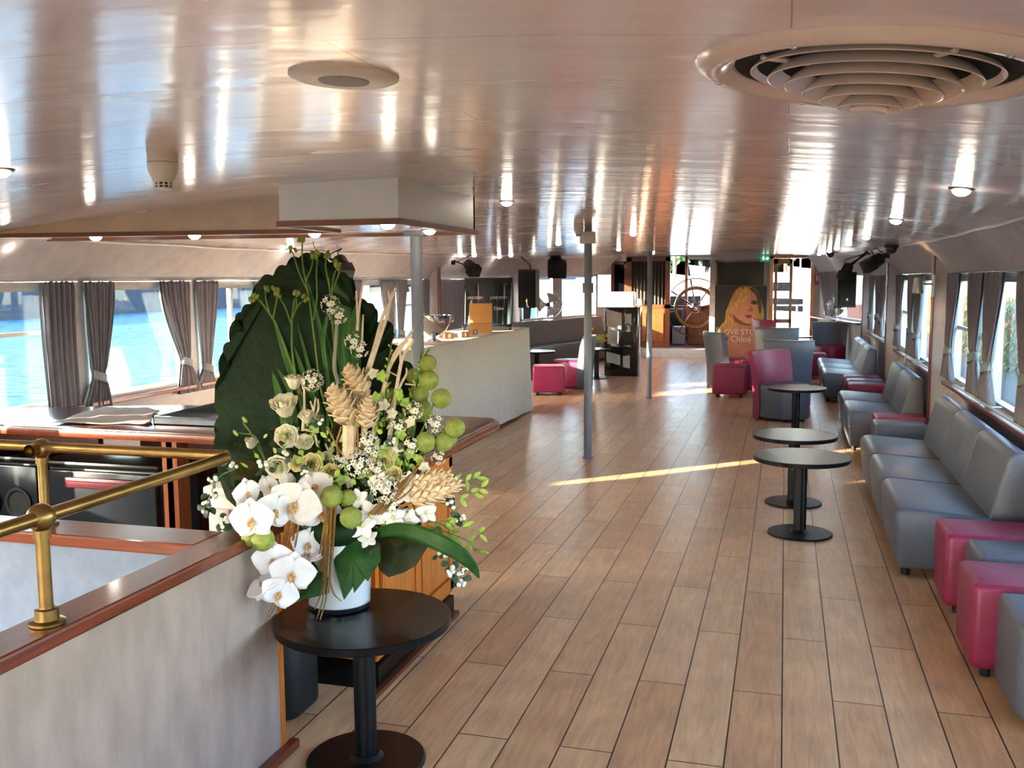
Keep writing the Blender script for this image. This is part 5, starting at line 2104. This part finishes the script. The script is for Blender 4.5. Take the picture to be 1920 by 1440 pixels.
# --- roses
def rose(x, y, size, mat, roll=0, yaw=0, pitch=0, dz=-.06):
    side = pitch < -.9
    M = cam_frame(x, y, dz, roll, yaw, pitch)
    R_ = size * PXM * .5
    b = MB()
    rn = random.Random(int(x * 7 + y))
    for layer, (rr, n, tilt, wd) in enumerate(((1.0, 6, .9, .62), (.78, 5, .6, .6), (.55, 5, .35, .5), (.34, 4, .18, .4), (.16, 3, .08, .3))):
        for k in range(n):
            a = 2 * PI * k / n + layer * .6 + rn.uniform(-.1, .1)

            def fn(u, v, a=a, rr=rr, tilt=tilt, wd=wd, layer=layer):
                h = u
                th_ = a + (v - .5) * 2 * wd * 1.25 * (.5 + .5 * math.sin(PI * min(1, .15 + h * .7)))
                rad_ = R_ * (.12 + (rr - .12) * (h ** (.7 if tilt > .5 else .45)) * (.75 + .25 * tilt)) * (1 + .05 * math.sin(9 * v + layer * 2 + k))
                z = R_ * (-.55 + h * (1.05 - tilt * .55) + .06 * math.sin(11 * v + k) * h) - (R_ * .3 * max(0, h - .75) * tilt)
                if side:
                    rad_ = R_ * (.1 + (.5 + .35 * rr) * h ** .42 * (.62 + .38 * rr)) * (1 + .05 * math.sin(9 * v + k)) * (1 + .18 * max(0, h - .8) * 5 * (rr > .7))
                    z = R_ * (-.95 + 1.75 * h * (.82 + .18 * (1 - rr)) + .06 * math.sin(11 * v + k) * h)
                return M @ Vector((rad_ * math.cos(th_), rad_ * math.sin(th_), z))
            b.grid(fn, 6, 6)
    o = b.build('rose_bloom', mat, BQ, smooth=80, solid=.0007)
    b = MB()
    b.lathe([(.0, -R_ * .75), (R_ * .2, -R_ * .7), (R_ * .16, -R_ * .45), (0, -R_ * .45)], seg=10, M=M)
    b.build('calyx', STEM, o)
    return o


rose(552, 715, 34, ROSEW, 0, .2, -1.35, .02)
rose(534, 762, 48, ROSEW, 0, -.1, -.95, -.02)
rose(537, 818, 46, ROSEW, .3, .2, .1, -.05)
rose(570, 828, 36, ROSEW, .3, .3, -.5, -.04)
rose(520, 876, 46, ROSEW, .2, 0, .1, -.06)
rose(558, 868, 34, ROSEY, .4, .2, -.1, -.08)
rose(584, 870, 42, ROSEY, .2, .2, .1, -.07)
rose(575, 782, 28, ROSEW, .2, .2, -1.0, -.03)
rose(715, 868, 48, ROSEY, .2, .1, .2, -.08)
rose(738, 890, 34, ROSEY, .2, -.1, -.2, -.1)
rose(818, 998, 34, ROSEY, .3, -.6, -.3, -.1)
rose(620, 885, 34, ROSEY, .3, .2, .2, -.05)
rose(611, 860, 28, ROSEW, .3, .2, .2, -.03)
rose(471, 831, 24, ROSEW, -.4, -.3, -1.2, .02)
for pts in ([(500, 870), (470, 810), (455, 792), (462, 788)], [(500, 870), (480, 815), (448, 812)], [(500, 875), (475, 845)], [(540, 860), (552, 740)], [(540, 880), (534, 790)], [(560, 880), (575, 800)]):
    stem('rose_stem', pts, 1.8, STEM, .03, .7)
for x, y in ((459, 787), (442, 812)):
    MB().sphere((0, 0, 0), 5 * PXM, (.7, 1.5, .7), 10, cam_frame(x, y, .03, .7)).build('closed_bud', LIME, BQ)

# --- balloon pods
for x, y, r, dz in ((803, 681, 16, -.02), (804, 713, 19, -.03), (827, 747, 19, -.04), (786, 738, 19, .02), (790, 770, 22, .03), (853, 802, 19, -.05), (832, 829, 18, -.05), (798, 829, 19, -.07), (842, 822, 16, .0),
                    (622, 931, 20, -.17), (652, 933, 15, -.14), (658, 970, 20, -.17), (493, 1012, 20, -.30), (470, 1008, 16, -.28), (745, 790, 20, .06), (762, 800, 18, .05), (735, 745, 18, .08), (775, 705, 15, .07)):
    b = MB()
    M = cam_frame(x, y, dz, RND.random(), RND.random() * .6)
    rr = r * PXM
    for _ in (0,):
        bb = bmesh.new()
        bmesh.ops.create_uvsphere(bb, u_segments=24, v_segments=16, radius=1)
        for v in bb.verts:
            th_ = math.atan2(v.co.y, v.co.x)
            f = 1 + .025 * math.cos(8 * th_) * (1 - abs(v.co.z))
            v.co = Vector((v.co.x * rr * f, v.co.y * rr * f, v.co.z * rr * (.98)))
        b.add(bb, M @ Matrix.Rotation(.9, 4, 'X'))
    o = b.build('balloon_pod', PODM, BQ)
    h = MB()
    rn = random.Random(int(x))
    for k in range(26):
        u_ = Vector((rn.gauss(0, 1), rn.gauss(0, 1), rn.gauss(0, 1))).normalized()
        c = M @ Vector((0, 0, 0))
        h.tube([c + u_ * rr * .98, c + u_ * rr * 1.12], [.0007, .0002], 4)
    h.build('soft_hair', LIME, o)
for pts in ([(760, 860), (785, 720), (800, 660), (806, 655)], [(770, 860), (790, 700), (796, 664)], [(770, 850), (800, 790), (815, 752)], [(780, 860), (830, 806)], [(790, 860), (800, 850)], [(770, 860), (785, 690), (792, 650)]):
    stem('pod_stem', pts, 2.2, STEM, .0, .7)


# --- beige ginger cones
def cone(x0, y0, x1, y1, r, dz, mat=CONE, n=34, spiky=False):
    a, c = fp(x0, y0, dz), fp(x1, y1, dz - (.03 if not spiky else .06))
    ax = (c - a)
    L = ax.length
    ax.normalize()
    sx = ax.cross(_d).normalized()
    sy = ax.cross(sx)
    b = MB()
    R_ = r * PXM
    b.tube([a.lerp(c, k / 8) for k in range(9)], [R_ * f for f in (.45, .55, .68, .75, .75, .7, .55, .38, .12)], 14)
    for k in range(n):
        f = (k + .5) / n
        th_ = k * 2.39996
        out = sx * math.cos(th_) + sy * math.sin(th_)
        tn = ax.cross(out)
        prof = R_ * (.6 + .5 * math.sin(PI * min(1, .25 + f * .8))) * (1 - .55 * max(0, f - .75) / .25)
        base = a + ax * L * (f * .95)
        sl = (.55 if not spiky else .95) * R_ * (1.25 - .4 * f)
        sw = R_ * (.62 if not spiky else .34) * (1.1 - .5 * f)
        opn = .55 if not spiky else .35

        def fn(u, v):
            w = sw * (math.sin(PI * (.18 + .82 * u)) ** .6 if u < 1 else (0.0 if spiky else .12)) * (v - .5) * 2
            return base + out * (prof * (.62 + .38 * u) + R_ * .25 * u * u * opn - .14 * R_ * (2 * v - 1) ** 2) + ax * (sl * u) + tn * w
        b.grid(fn, 4, 4)
    return b.build('ginger_cone', mat, BQ, smooth=80, solid=.0012)


cone(684, 735, 652, 690, 22, -.05)
cone(660, 790, 622, 728, 26, -.08)
cone(686, 800, 690, 748, 19, -.10)
cone(760, 915, 842, 888, 17, -.10, spiky=True, n=44)
cone(775, 938, 862, 908, 19, -.13, spiky=True, n=44)
cone(770, 925, 858, 897, 15, -.11, spiky=True, n=40)
stem('cone_stalk', [(655, 860), (655, 800), (655, 780)], 13, CONE, -.06, .9)
stem('cone_stalk', [(680, 860), (684, 790), (690, 730)], 6, CONE, -.03, .9)


# --- star flower heads
def stars(x, y, r, n, seed, dz=-.06, ey=1.0):
    rn = random.Random(seed)
    b, e = MB(), MB()
    rr = r * PXM
    for k in range(n):
        f = (k + .5) / n
        ph = math.acos(1 - f * 1.0)
        th_ = k * 2.39996
        d = Vector((math.sin(ph) * math.cos(th_), math.sin(ph) * math.sin(th_) * ey, math.cos(ph) * .75))
        M = cam_frame(x, y, dz)
        c = M @ (d * rr)
        nrm = (M.to_3x3() @ d).normalized()
        Ms = frame(c, nrm.cross(Vector((.3, .2, .9))), nrm)
        s = rr * .40 * rn.uniform(.85, 1.1) * (14 / n) ** .35
        for q in range(6):
            b.grid(petal(Ms, s, s * .26, 2 * PI * q / 6 + rn.random() * .2, .35, .9), 4, 3)
        e.sphere(Ms @ Vector((0, 0, s * .05)), s * .17, (1, 1, 1), 8)
    M = cam_frame(x, y, dz)
    b.sphere(M @ Vector((0, 0, 0)), rr * .45, (1, 1, .8), 10)
    o = b.build('star_flower_head', STARM, BQ, smooth=80)
    e.build('dark_eyes', EYE, o)


stars(619, 570, 17, 9, 1, -.03)
stars(634, 592, 16, 8, 2, -.03)
stars(662, 640, 15, 8, 3, -.05)
stars(674, 655, 16, 8, 4, -.05)
stars(586, 713, 20, 16, 5, -.02)
stars(690, 830, 21, 16, 6, -.06)
stars(672, 872, 24, 20, 7, -.09)
stars(722, 918, 25, 18, 8, -.13)
stars(775, 770, 17, 9, 9, -.05)
stars(815, 795, 18, 10, 10, -.04)
stars(770, 835, 15, 8, 11, -.09)
stars(700, 850, 17, 10, 12, -.07)
stars(822, 858, 13, 8, 13, -.05)
stars(640, 862, 15, 9, 14, -.06)
stars(745, 800, 15, 8, 15, -.05)
stars(705, 880, 17, 10, 16, -.1)
stars(765, 900, 14, 8, 17, -.1)
stars(735, 945, 15, 8, 18, -.13)

# --- snowberries with small leaves
def berries(x, y, n, r, seed, dz=-.08, leaves=4):
    rn = random.Random(seed)
    b, g = MB(), MB()
    for k in range(n):
        M = cam_frame(x + rn.uniform(-r, r), y + rn.uniform(-r, r), dz + rn.uniform(-.015, .015))
        b.sphere((0, 0, 0), rn.uniform(3.2, 4.8) * PXM, (1, 1, 1), 10, M)
    o = b.build('berry_cluster', BERRY, BQ)
    for k in range(leaves):
        M = cam_frame(x + rn.uniform(-r, r) * 1.6, y + rn.uniform(-r, r) * 1.6, dz + .012, rn.uniform(0, 6.28), rn.uniform(-.8, .8), rn.uniform(-.6, .6))
        g.grid(petal(M, rn.uniform(12, 17) * PXM, 6 * PXM, 0, .3, .9), 6, 4)
    g.build('berry_leaf', SAGE, o, smooth=80, solid=.0006)


for k, (x, y, n, r) in enumerate(((398, 897, 4, 8), (400, 930, 4, 8), (388, 948, 4, 7), (385, 958, 2, 4), (428, 978, 3, 8), (420, 988, 2, 6), (493, 873, 4, 8), (538, 853, 3, 6), (570, 888, 4, 6), (700, 905, 6, 8), (780, 968, 6, 8), (762, 958, 4, 7),
                                  (830, 1043, 6, 8), (842, 1072, 6, 9), (868, 1067, 6, 9), (866, 1090, 5, 7), (842, 905, 3, 6), (862, 975, 4, 8), (845, 945, 3, 7), (735, 825, 4, 7), (437, 872, 3, 9), (425, 865, 2, 6), (600, 790, 3, 5))):
    berries(x, y, n, r, 40 + k, (-.06 if y < 900 or x < 410 else -.28) if x < 460 else -.1)
for pts in ([(440, 880), (415, 890), (400, 910), (388, 950)], [(820, 1000), (845, 1040), (866, 1090)], [(820, 1000), (835, 1030), (842, 1070)], [(790, 930), (850, 950), (875, 985)], [(440, 960), (425, 985)]):
    stem('berry_stem', pts, 1.3, STEM, -.07, .6)

# --- lime tendrils at the lower right
for pts in ([(800, 980), (840, 975), (870, 985), (905, 1002)], [(800, 985), (845, 1000), (880, 1015), (893, 1035)], [(790, 920), (840, 905), (880, 905), (905, 912)], [(800, 905), (850, 895), (890, 892)], [(800, 975), (835, 985), (850, 1010)], [(790, 920), (825, 905), (870, 930), (890, 925)]):
    stem('tendril', pts, 1.3, STEM, -.12, .4)
    for k in range(1, len(pts)):
        x, y = pts[k][:2]
        for s in (-1, 1):
            M = cam_frame(x + RND.uniform(-8, 4), y + RND.uniform(-6, 6), -.12 + RND.uniform(-.02, .02), RND.uniform(-.9, .6) + (.6 if s > 0 else -.6), RND.uniform(-.5, .5), RND.uniform(-.5, .5))
            MB().grid(petal(M, RND.uniform(16, 24) * PXM, 4.5 * PXM, 0, .3, .9), 6, 4).build('tendril_leaf', LIME, BQ, smooth=80, solid=.0006)

# --- green spikes of snapdragon buds
for (x0, y0, x1, y1, n, r) in ((700, 850, 735, 640, 26, 9), (735, 850, 775, 720, 22, 10), (720, 800, 728, 700, 16, 8), (755, 880, 770, 800, 16, 9), (620, 870, 622, 800, 14, 7), (640, 880, 650, 830, 12, 7), (745, 880, 740, 810, 14, 9), (590, 830, 565, 760, 12, 6), (780, 720, 794, 660, 12, 6)):
    b = MB()
    for k in range(n):
        f = k / n
        x, y = x0 + (x1 - x0) * f, y0 + (y1 - y0) * f
        a = k * 2.4
        rr = r * (1.15 - .7 * f)
        M = cam_frame(x + math.cos(a) * rr, y + math.sin(a) * rr * .3, -.02 - .02 * math.sin(a), math.cos(a) * -.6)
        b.sphere((0, 0, 0), rr * .55 * PXM, (.8, 1.3, .8), 8, M)
    b.build('bud_spike', LIME if (x0 % 2 == 0) else BUDG, BQ)
    stem('spike_stem', [(x0, y0), (x1, y1)], 2.2, STEM, -.02, .5)
# pale snapdragon florets
for k, (x, y) in enumerate(((760, 755), (770, 790), (752, 815), (735, 855), (768, 850), (690, 785), (705, 745), (700, 700), (715, 705), (745, 840), (640, 900), (655, 905), (680, 890), (740, 930), (600, 855), (735, 775), (748, 740), (720, 760), (785, 860), (795, 875), (705, 885), (725, 840), (630, 910), (690, 935), (745, 870), (668, 845), (652, 835))):
    M = cam_frame(x, y, -.06, RND.random() * 6, RND.uniform(-.5, .5), RND.uniform(-.5, .5))
    b = MB()
    for q in range(5):
        b.grid(petal(M, RND.uniform(10, 14) * PXM, 5.5 * PXM, 2 * PI * q / 5, .6, .8), 5, 4)
    b.build('pale_floret', ROSEW if k % 2 else LIME, BQ, smooth=80, solid=.0006)

# --- gold glitter strands
gs = []
for k in range(9):
    gs.append([(612 + k * 2.2 + RND.uniform(-3, 3), 940), (608 + k * 2.4, 985), (600 + k * 3 + RND.uniform(-2, 2), 1035), (596 + k * 3, 1070 + RND.uniform(-15, 20))])
gs += [[(615, 1040), (612, 1085), (604, 1130), (594, 1160)], [(620, 1040), (618, 1080), (610, 1130), (600, 1162)], [(612, 1060), (604, 1110), (590, 1142)], [(620, 1060), (618, 1090), (626, 1115), (640, 1127)], [(608, 1040), (598, 1070), (585, 1082)]]
for k in range(6):
    gs.append([(540 + k * 4, 975), (536 + k * 4 + RND.uniform(-3, 3), 1005), (528 + k * 5, 1035 + RND.uniform(-8, 8))])
gs += [[(520, 1120), (506, 1145), (496, 1165)], [(522, 1125), (512, 1145), (504, 1158)], [(515, 1125), (508, 1140)]]
for k in range(5):
    gs.append([(690 + k * 6, 965), (730 + k * 8, 925 - k * 3), (768 + k * 7, 885 - k * 6 + RND.uniform(-8, 8))])
gs += [[(640, 800), (630, 830), (634, 855)], [(670, 800), (672, 850)], [(612, 800), (640, 850)], [(740, 960), (790, 930), (860, 910)], [(720, 950), (760, 930), (800, 880)]]
for pts in gs:
    stem('gold_strand', [(x, y, RND.uniform(-.01, .01)) for x, y in pts], 1.9, GOLD, -.17 if pts[0][0] < 660 else -.14, .6)

# --- green filler in the middle, uncountable
b = MB()
rn = random.Random(5)
for k in range(340):
    x, y = rn.gauss(640, 85), rn.gauss(905, 55)
    if not (440 < x < 850 and 780 < y < 1000):
        continue
    M = cam_frame(x, y, rn.uniform(-.06, .07), rn.uniform(0, 6.28), rn.uniform(-.9, .9), rn.uniform(-.9, .9))
    b.grid(petal(M, rn.uniform(14, 30) * PXM, rn.uniform(4, 9) * PXM, 0, .3, .9), 5, 3)
o = b.build('filler_foliage', LEAFM, BQ, smooth=80)
o['kind'] = 'stuff'
b = MB()
for k in range(160):
    x, y = rn.gauss(650, 80), rn.gauss(890, 55)
    if not (450 < x < 840 and 780 < y < 985):
        continue
    M = cam_frame(x, y, rn.uniform(-.1, .03), rn.uniform(0, 6.28), rn.uniform(-.9, .9), rn.uniform(-.9, .9))
    b.grid(petal(M, rn.uniform(10, 20) * PXM, rn.uniform(3, 6) * PXM, 0, .3, .9), 4, 3)
o = b.build('lime_filler_foliage', LIME, BQ, smooth=80)
o['kind'] = 'stuff'
# soil plug that the stems stand in
MB().sphere((VB.x, VB.y, .80), .135, (1, 1, .6), 24).build('moss_base', LEAFD, BQ)
# ================================================================== OUTSIDE
WATER = M_('river_water', '#2f4654', .6, var=.3, vs=1.6, vstretch=(1, 2.5, 1), bump=.9, bs=2.2, spec=0, col2='#4a6776')
b = MB()
b.box(-48, -5.2, -150, 99, -.75, -.7)
b.box(-5.2, 2.6, 28, 99, -.75, -.7)
o = tag(b.build('river', WATER, smooth=0), 'bright blue rippled river outside the left windows', 'water', kind='stuff')
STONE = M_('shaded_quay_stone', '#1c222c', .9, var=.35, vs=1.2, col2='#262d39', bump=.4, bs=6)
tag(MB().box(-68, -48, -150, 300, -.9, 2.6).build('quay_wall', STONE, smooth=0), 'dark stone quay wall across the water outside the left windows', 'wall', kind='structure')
t = thing('sun_block_building', 'unseen pale building added to block the sun, off to the left', 'building', (-60, -55, 2.6))  # unseen block added to keep sun out of the aft windows
MB().box(-66, -54, -90, -50.9, 2.6, 19).build('block', M_('building_stone', '#a59c90', .9, var=.15), t, smooth=0)
MB().box(-66.5, -53.5, -90.5, -50.7, 19, 20).build('roof', M_('roof_slate', '#4a4c52', .7, var=.15), t, smooth=0)
IVY = M_('rust_ivy', '#5c341c', .8, var=.4, vs=3, col2='#2a3420')
b = MB()
rn = random.Random(3)
for k in range(420):
    y, z = rn.uniform(-5, 120), rn.uniform(.3, 2.5)
    s = rn.uniform(.08, .3)
    c = Vector((-47.95, y, z))
    M = Matrix.Translation(c) @ Matrix.Rotation(rn.random() * 6.28, 4, 'X') @ Matrix.Rotation(rn.uniform(-.4, .4), 4, 'Z')
    b.grid(petal(M @ Matrix.Rotation(PI / 2, 4, 'Y'), s * 2, s, rn.random() * 6, .3, .9), 3, 3)
tag(b.build('wall_ivy', IVY, smooth=80), 'rusty autumn ivy patches on the far quay wall', 'ivy', kind='stuff')
# moored white boats along the far quay
def boat(x, y, L, rz, col, label, cabin=True):
    t = thing('moored_boat', label, 'boat', (x, y, -.7), 'moored boats')
    M = Matrix.Translation((x, y, -.7)) @ Matrix.Rotation(rz, 4, 'Z')
    rings = []
    for f, w, s in ((-.5, .75, .0), (-.3, 1, .0), (0, 1, .02), (.3, .8, .08), (.45, .4, .16), (.5, .04, .22)):
        W_ = L * .16 * w
        h = L * .13 + L * s * .35
        rings.append([M @ Vector(q) for q in ((L * f, -W_, h), (L * f, -W_ * .7, 0), (L * f, W_ * .7, 0), (L * f, W_, h))])
    MB().loft(rings).build('hull', M_('boat_hull_%d' % (y * 10), col, .35), t, smooth=40)
    if cabin:
        MB().box(-L * .28, L * .15, -L * .11, L * .11, L * .12, L * .27, bev=.08, M=M).build('cabin', WHITE, t, smooth=40)
        b = MB()
        for sgn in (-1, 1):
            b.box(-L * .24, L * .12, sgn * L * .111 - .01, sgn * L * .111 + .01, L * .18, L * .24, M=M)
        b.build('cabin_window', DKGLASS, t, smooth=0)
    MB().cyl(M @ Vector((0, 0, L * .12)), M @ Vector((0, 0, L * .7)), .05, .03, 8).build('mast', ALU, t)


boat(.2, 34, 7, 2.2, '#d8d8d8', 'white moored boat seen through the fore deck door')
boat(-.6, 47, 9, 2.4, '#7a2e2a', 'red hulled boat behind the white one outside the fore deck door')
boat(-4.2, 38, 7, .4, '#c9d2da', 'pale moored boat seen through the wheelhouse window')
boat(-8.5, 52, 9, .2, '#e0e0de', 'white moored boat left of the wheelhouse window')
boat(.9, 64, 10, 2.6, '#d0d4d6', 'distant white boat beyond the fore deck')
boat(-18, 44, 10, .9, '#d8dce0', 'white moored boat seen through the left bow window')
# fore deck
DECK = M_('pale_deck', '#857f76', .7, var=.1)
b = MB()
b.box(-3.6, .9, YF + .1, 27, -.12, -.02)
struct(b.build('floor_fore_deck', DECK, smooth=0))
t = thing('deck_railing', 'white fore deck railing outside the open door', 'railing', (0, 25.5, 0))
for x in (-.3, .3, .9):
    MB().cyl((x, 25.6, 0), (x, 25.6, .95), .02, seg=8).build('post', WHITE, t)
for z in (.5, .95):
    MB().cyl((-1.2, 25.6, z), (.9, 25.6, z), .018, seg=8).build('rail', WHITE, t)
# stone arch bridge far ahead
BST = M_('pale_bridge_stone', '#8e8b84', .85, var=.12, vs=1)
b = MB()
by0 = 150
pts = [(-70, 3.0)]
x = -70
outline_lo = []
for k in range(7):
    a0 = -68 + k * 14
    outline_lo += [(a0, 2)] + [(a0 + 6 - 6 * math.cos(PI * j / 12), 2 + 5.6 * math.sin(PI * j / 12)) for j in range(13)] + [(a0 + 12, 2)]
poly = [(-75, 2)] + outline_lo + [(40, 2), (40, 11), (-75, 11)]
f = b.face([(x, by0, z) for x, z in poly])
bmesh.ops.triangulate(b.bm, faces=b.bm.faces)
e = bmesh.ops.extrude_face_region(b.bm, geom=list(b.bm.faces))
bmesh.ops.translate(b.bm, vec=(0, 6, 0), verts=[v for v in e['geom'] if isinstance(v, bmesh.types.BMVert)])
tag(b.build('arch_bridge', BST, smooth=0), 'pale stone arch bridge far ahead through the wheelhouse window', 'bridge')
# quay ahead
tag(MB().box(-80, 60, 100, 140, -.9, 1.6).build('far_quay', BST, smooth=0), 'pale stone quay far ahead below the trees', 'wall', kind='structure')


def tree(x, y, h, cr, col, label, grp, seed=0, trunk=.2, low=.35, z0=0.0, n=240):
    rn = random.Random(seed)
    t = thing('tree', label, 'tree', (x, y, z0), grp)
    b = MB()
    b.tube([(x, y, z0), (x + .1 * cr * rn.uniform(-1, 1), y, z0 + h * .4), (x, y, z0 + h * .8)], [trunk, trunk * .7, trunk * .2], 8)
    for k in range(5):
        a = rn.random() * 6.28
        b.tube([(x, y, z0 + h * (.3 + .08 * k)), (x + cr * .6 * math.cos(a), y + cr * .6 * math.sin(a), z0 + h * (.5 + .08 * k))], [trunk * .4, trunk * .1], 6)
    b.build('trunk', M_('bark_%d' % seed, '#4a3b2c', .9, var=.3), t)
    b = MB()
    for k in range(n):
        u_ = Vector((rn.gauss(0, 1), rn.gauss(0, 1), rn.gauss(0, 1))).normalized() * (rn.random() ** .4)
        c = Vector((x + u_.x * cr, y + u_.y * cr, z0 + h * low + h * (1 - low) * (.5 + .5 * u_.z)))
        M = Matrix.Translation(c) @ Matrix.Rotation(rn.random() * 6.28, 4, 'Z') @ Matrix.Rotation(rn.uniform(-1, 1), 4, 'X')
        for q in range(3):
            b.grid(petal(M @ Matrix.Rotation(q * 2, 4, 'Y'), cr * .30, cr * .13, q * 2.1, .4, .9), 3, 2)
    b.build('foliage', M_('foliage_%d' % seed, col, .8, var=.3, vs=3), t, smooth=80)


for k in range(9):
    tree(-26 + k * 6.5, 112 + (k % 3) * 3, 8.0, 2.7, '#3c6238', ORD[k] + ' tree from the left in the row on the far quay', 'trees on the far quay', 60 + k, .25, .2, 1.5, 130)
# right bank: hedge with orange leaves, trees, pale quay
GRASSY = M_('quay_ground', '#45423c', .9, var=.15)
tag(MB().box(2.6, 60, -40, 100, -.9, -.35).build('right_quay', GRASSY, smooth=0), 'pale quay ground outside the right windows', 'ground', kind='structure')
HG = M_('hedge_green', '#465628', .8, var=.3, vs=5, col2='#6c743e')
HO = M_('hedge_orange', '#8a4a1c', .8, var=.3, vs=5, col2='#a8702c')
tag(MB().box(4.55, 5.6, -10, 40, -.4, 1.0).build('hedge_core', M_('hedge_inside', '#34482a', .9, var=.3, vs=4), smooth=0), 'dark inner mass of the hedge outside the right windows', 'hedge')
for mt, nn, lab, nm, sd in ((HG, 5200, 'green leaves of the hedge outside the right windows', 'hedge_leaves', 1), (HO, 1500, 'orange autumn leaves scattered over the hedge outside the right windows', 'hedge_autumn_leaves', 2)):
    b = MB()
    rn = random.Random(sd)
    for k in range(nn):
        y = rn.uniform(2, 38)
        z = rn.uniform(-.35, 1.2)
        x = 4.5 + rn.uniform(-.12, .1) if z < 1.0 else rn.uniform(4.5, 5.5)
        M = Matrix.Translation((x, y, z)) @ Matrix.Rotation(-PI / 2 + rn.uniform(-.7, .7), 4, 'Y') @ Matrix.Rotation(rn.random() * 6.28, 4, 'Z')
        s = rn.uniform(.05, .09) * (1 + y / 30)
        b.grid(petal(M, s, s * .45, 0, .3, .9), 2, 2)
    tag(b.build(nm, mt, smooth=80), lab, 'leaves', kind='stuff')
for k, (x, y, h, cr, lab) in enumerate(((9, 16, 7, 3.0, 'tree with dark trunk outside the window by the nearest right wall post'), (14, 34, 8, 3.4, 'second tree beyond the hedge on the right bank'), (8, 30, 7, 2.6, 'third tree beyond the hedge on the right bank'),
                                        (13, 50, 9, 3.6, 'tall tree far along the right bank'), (9, 62, 9, 3.6, 'farthest tree along the right bank'), (17, 24, 8, 3, 'tree set back from the hedge on the right bank'))):
    tree(x, y, h, cr, '#2e4a20', lab, 'trees on the right bank', 90 + k, .16, .3, -.4, 200)
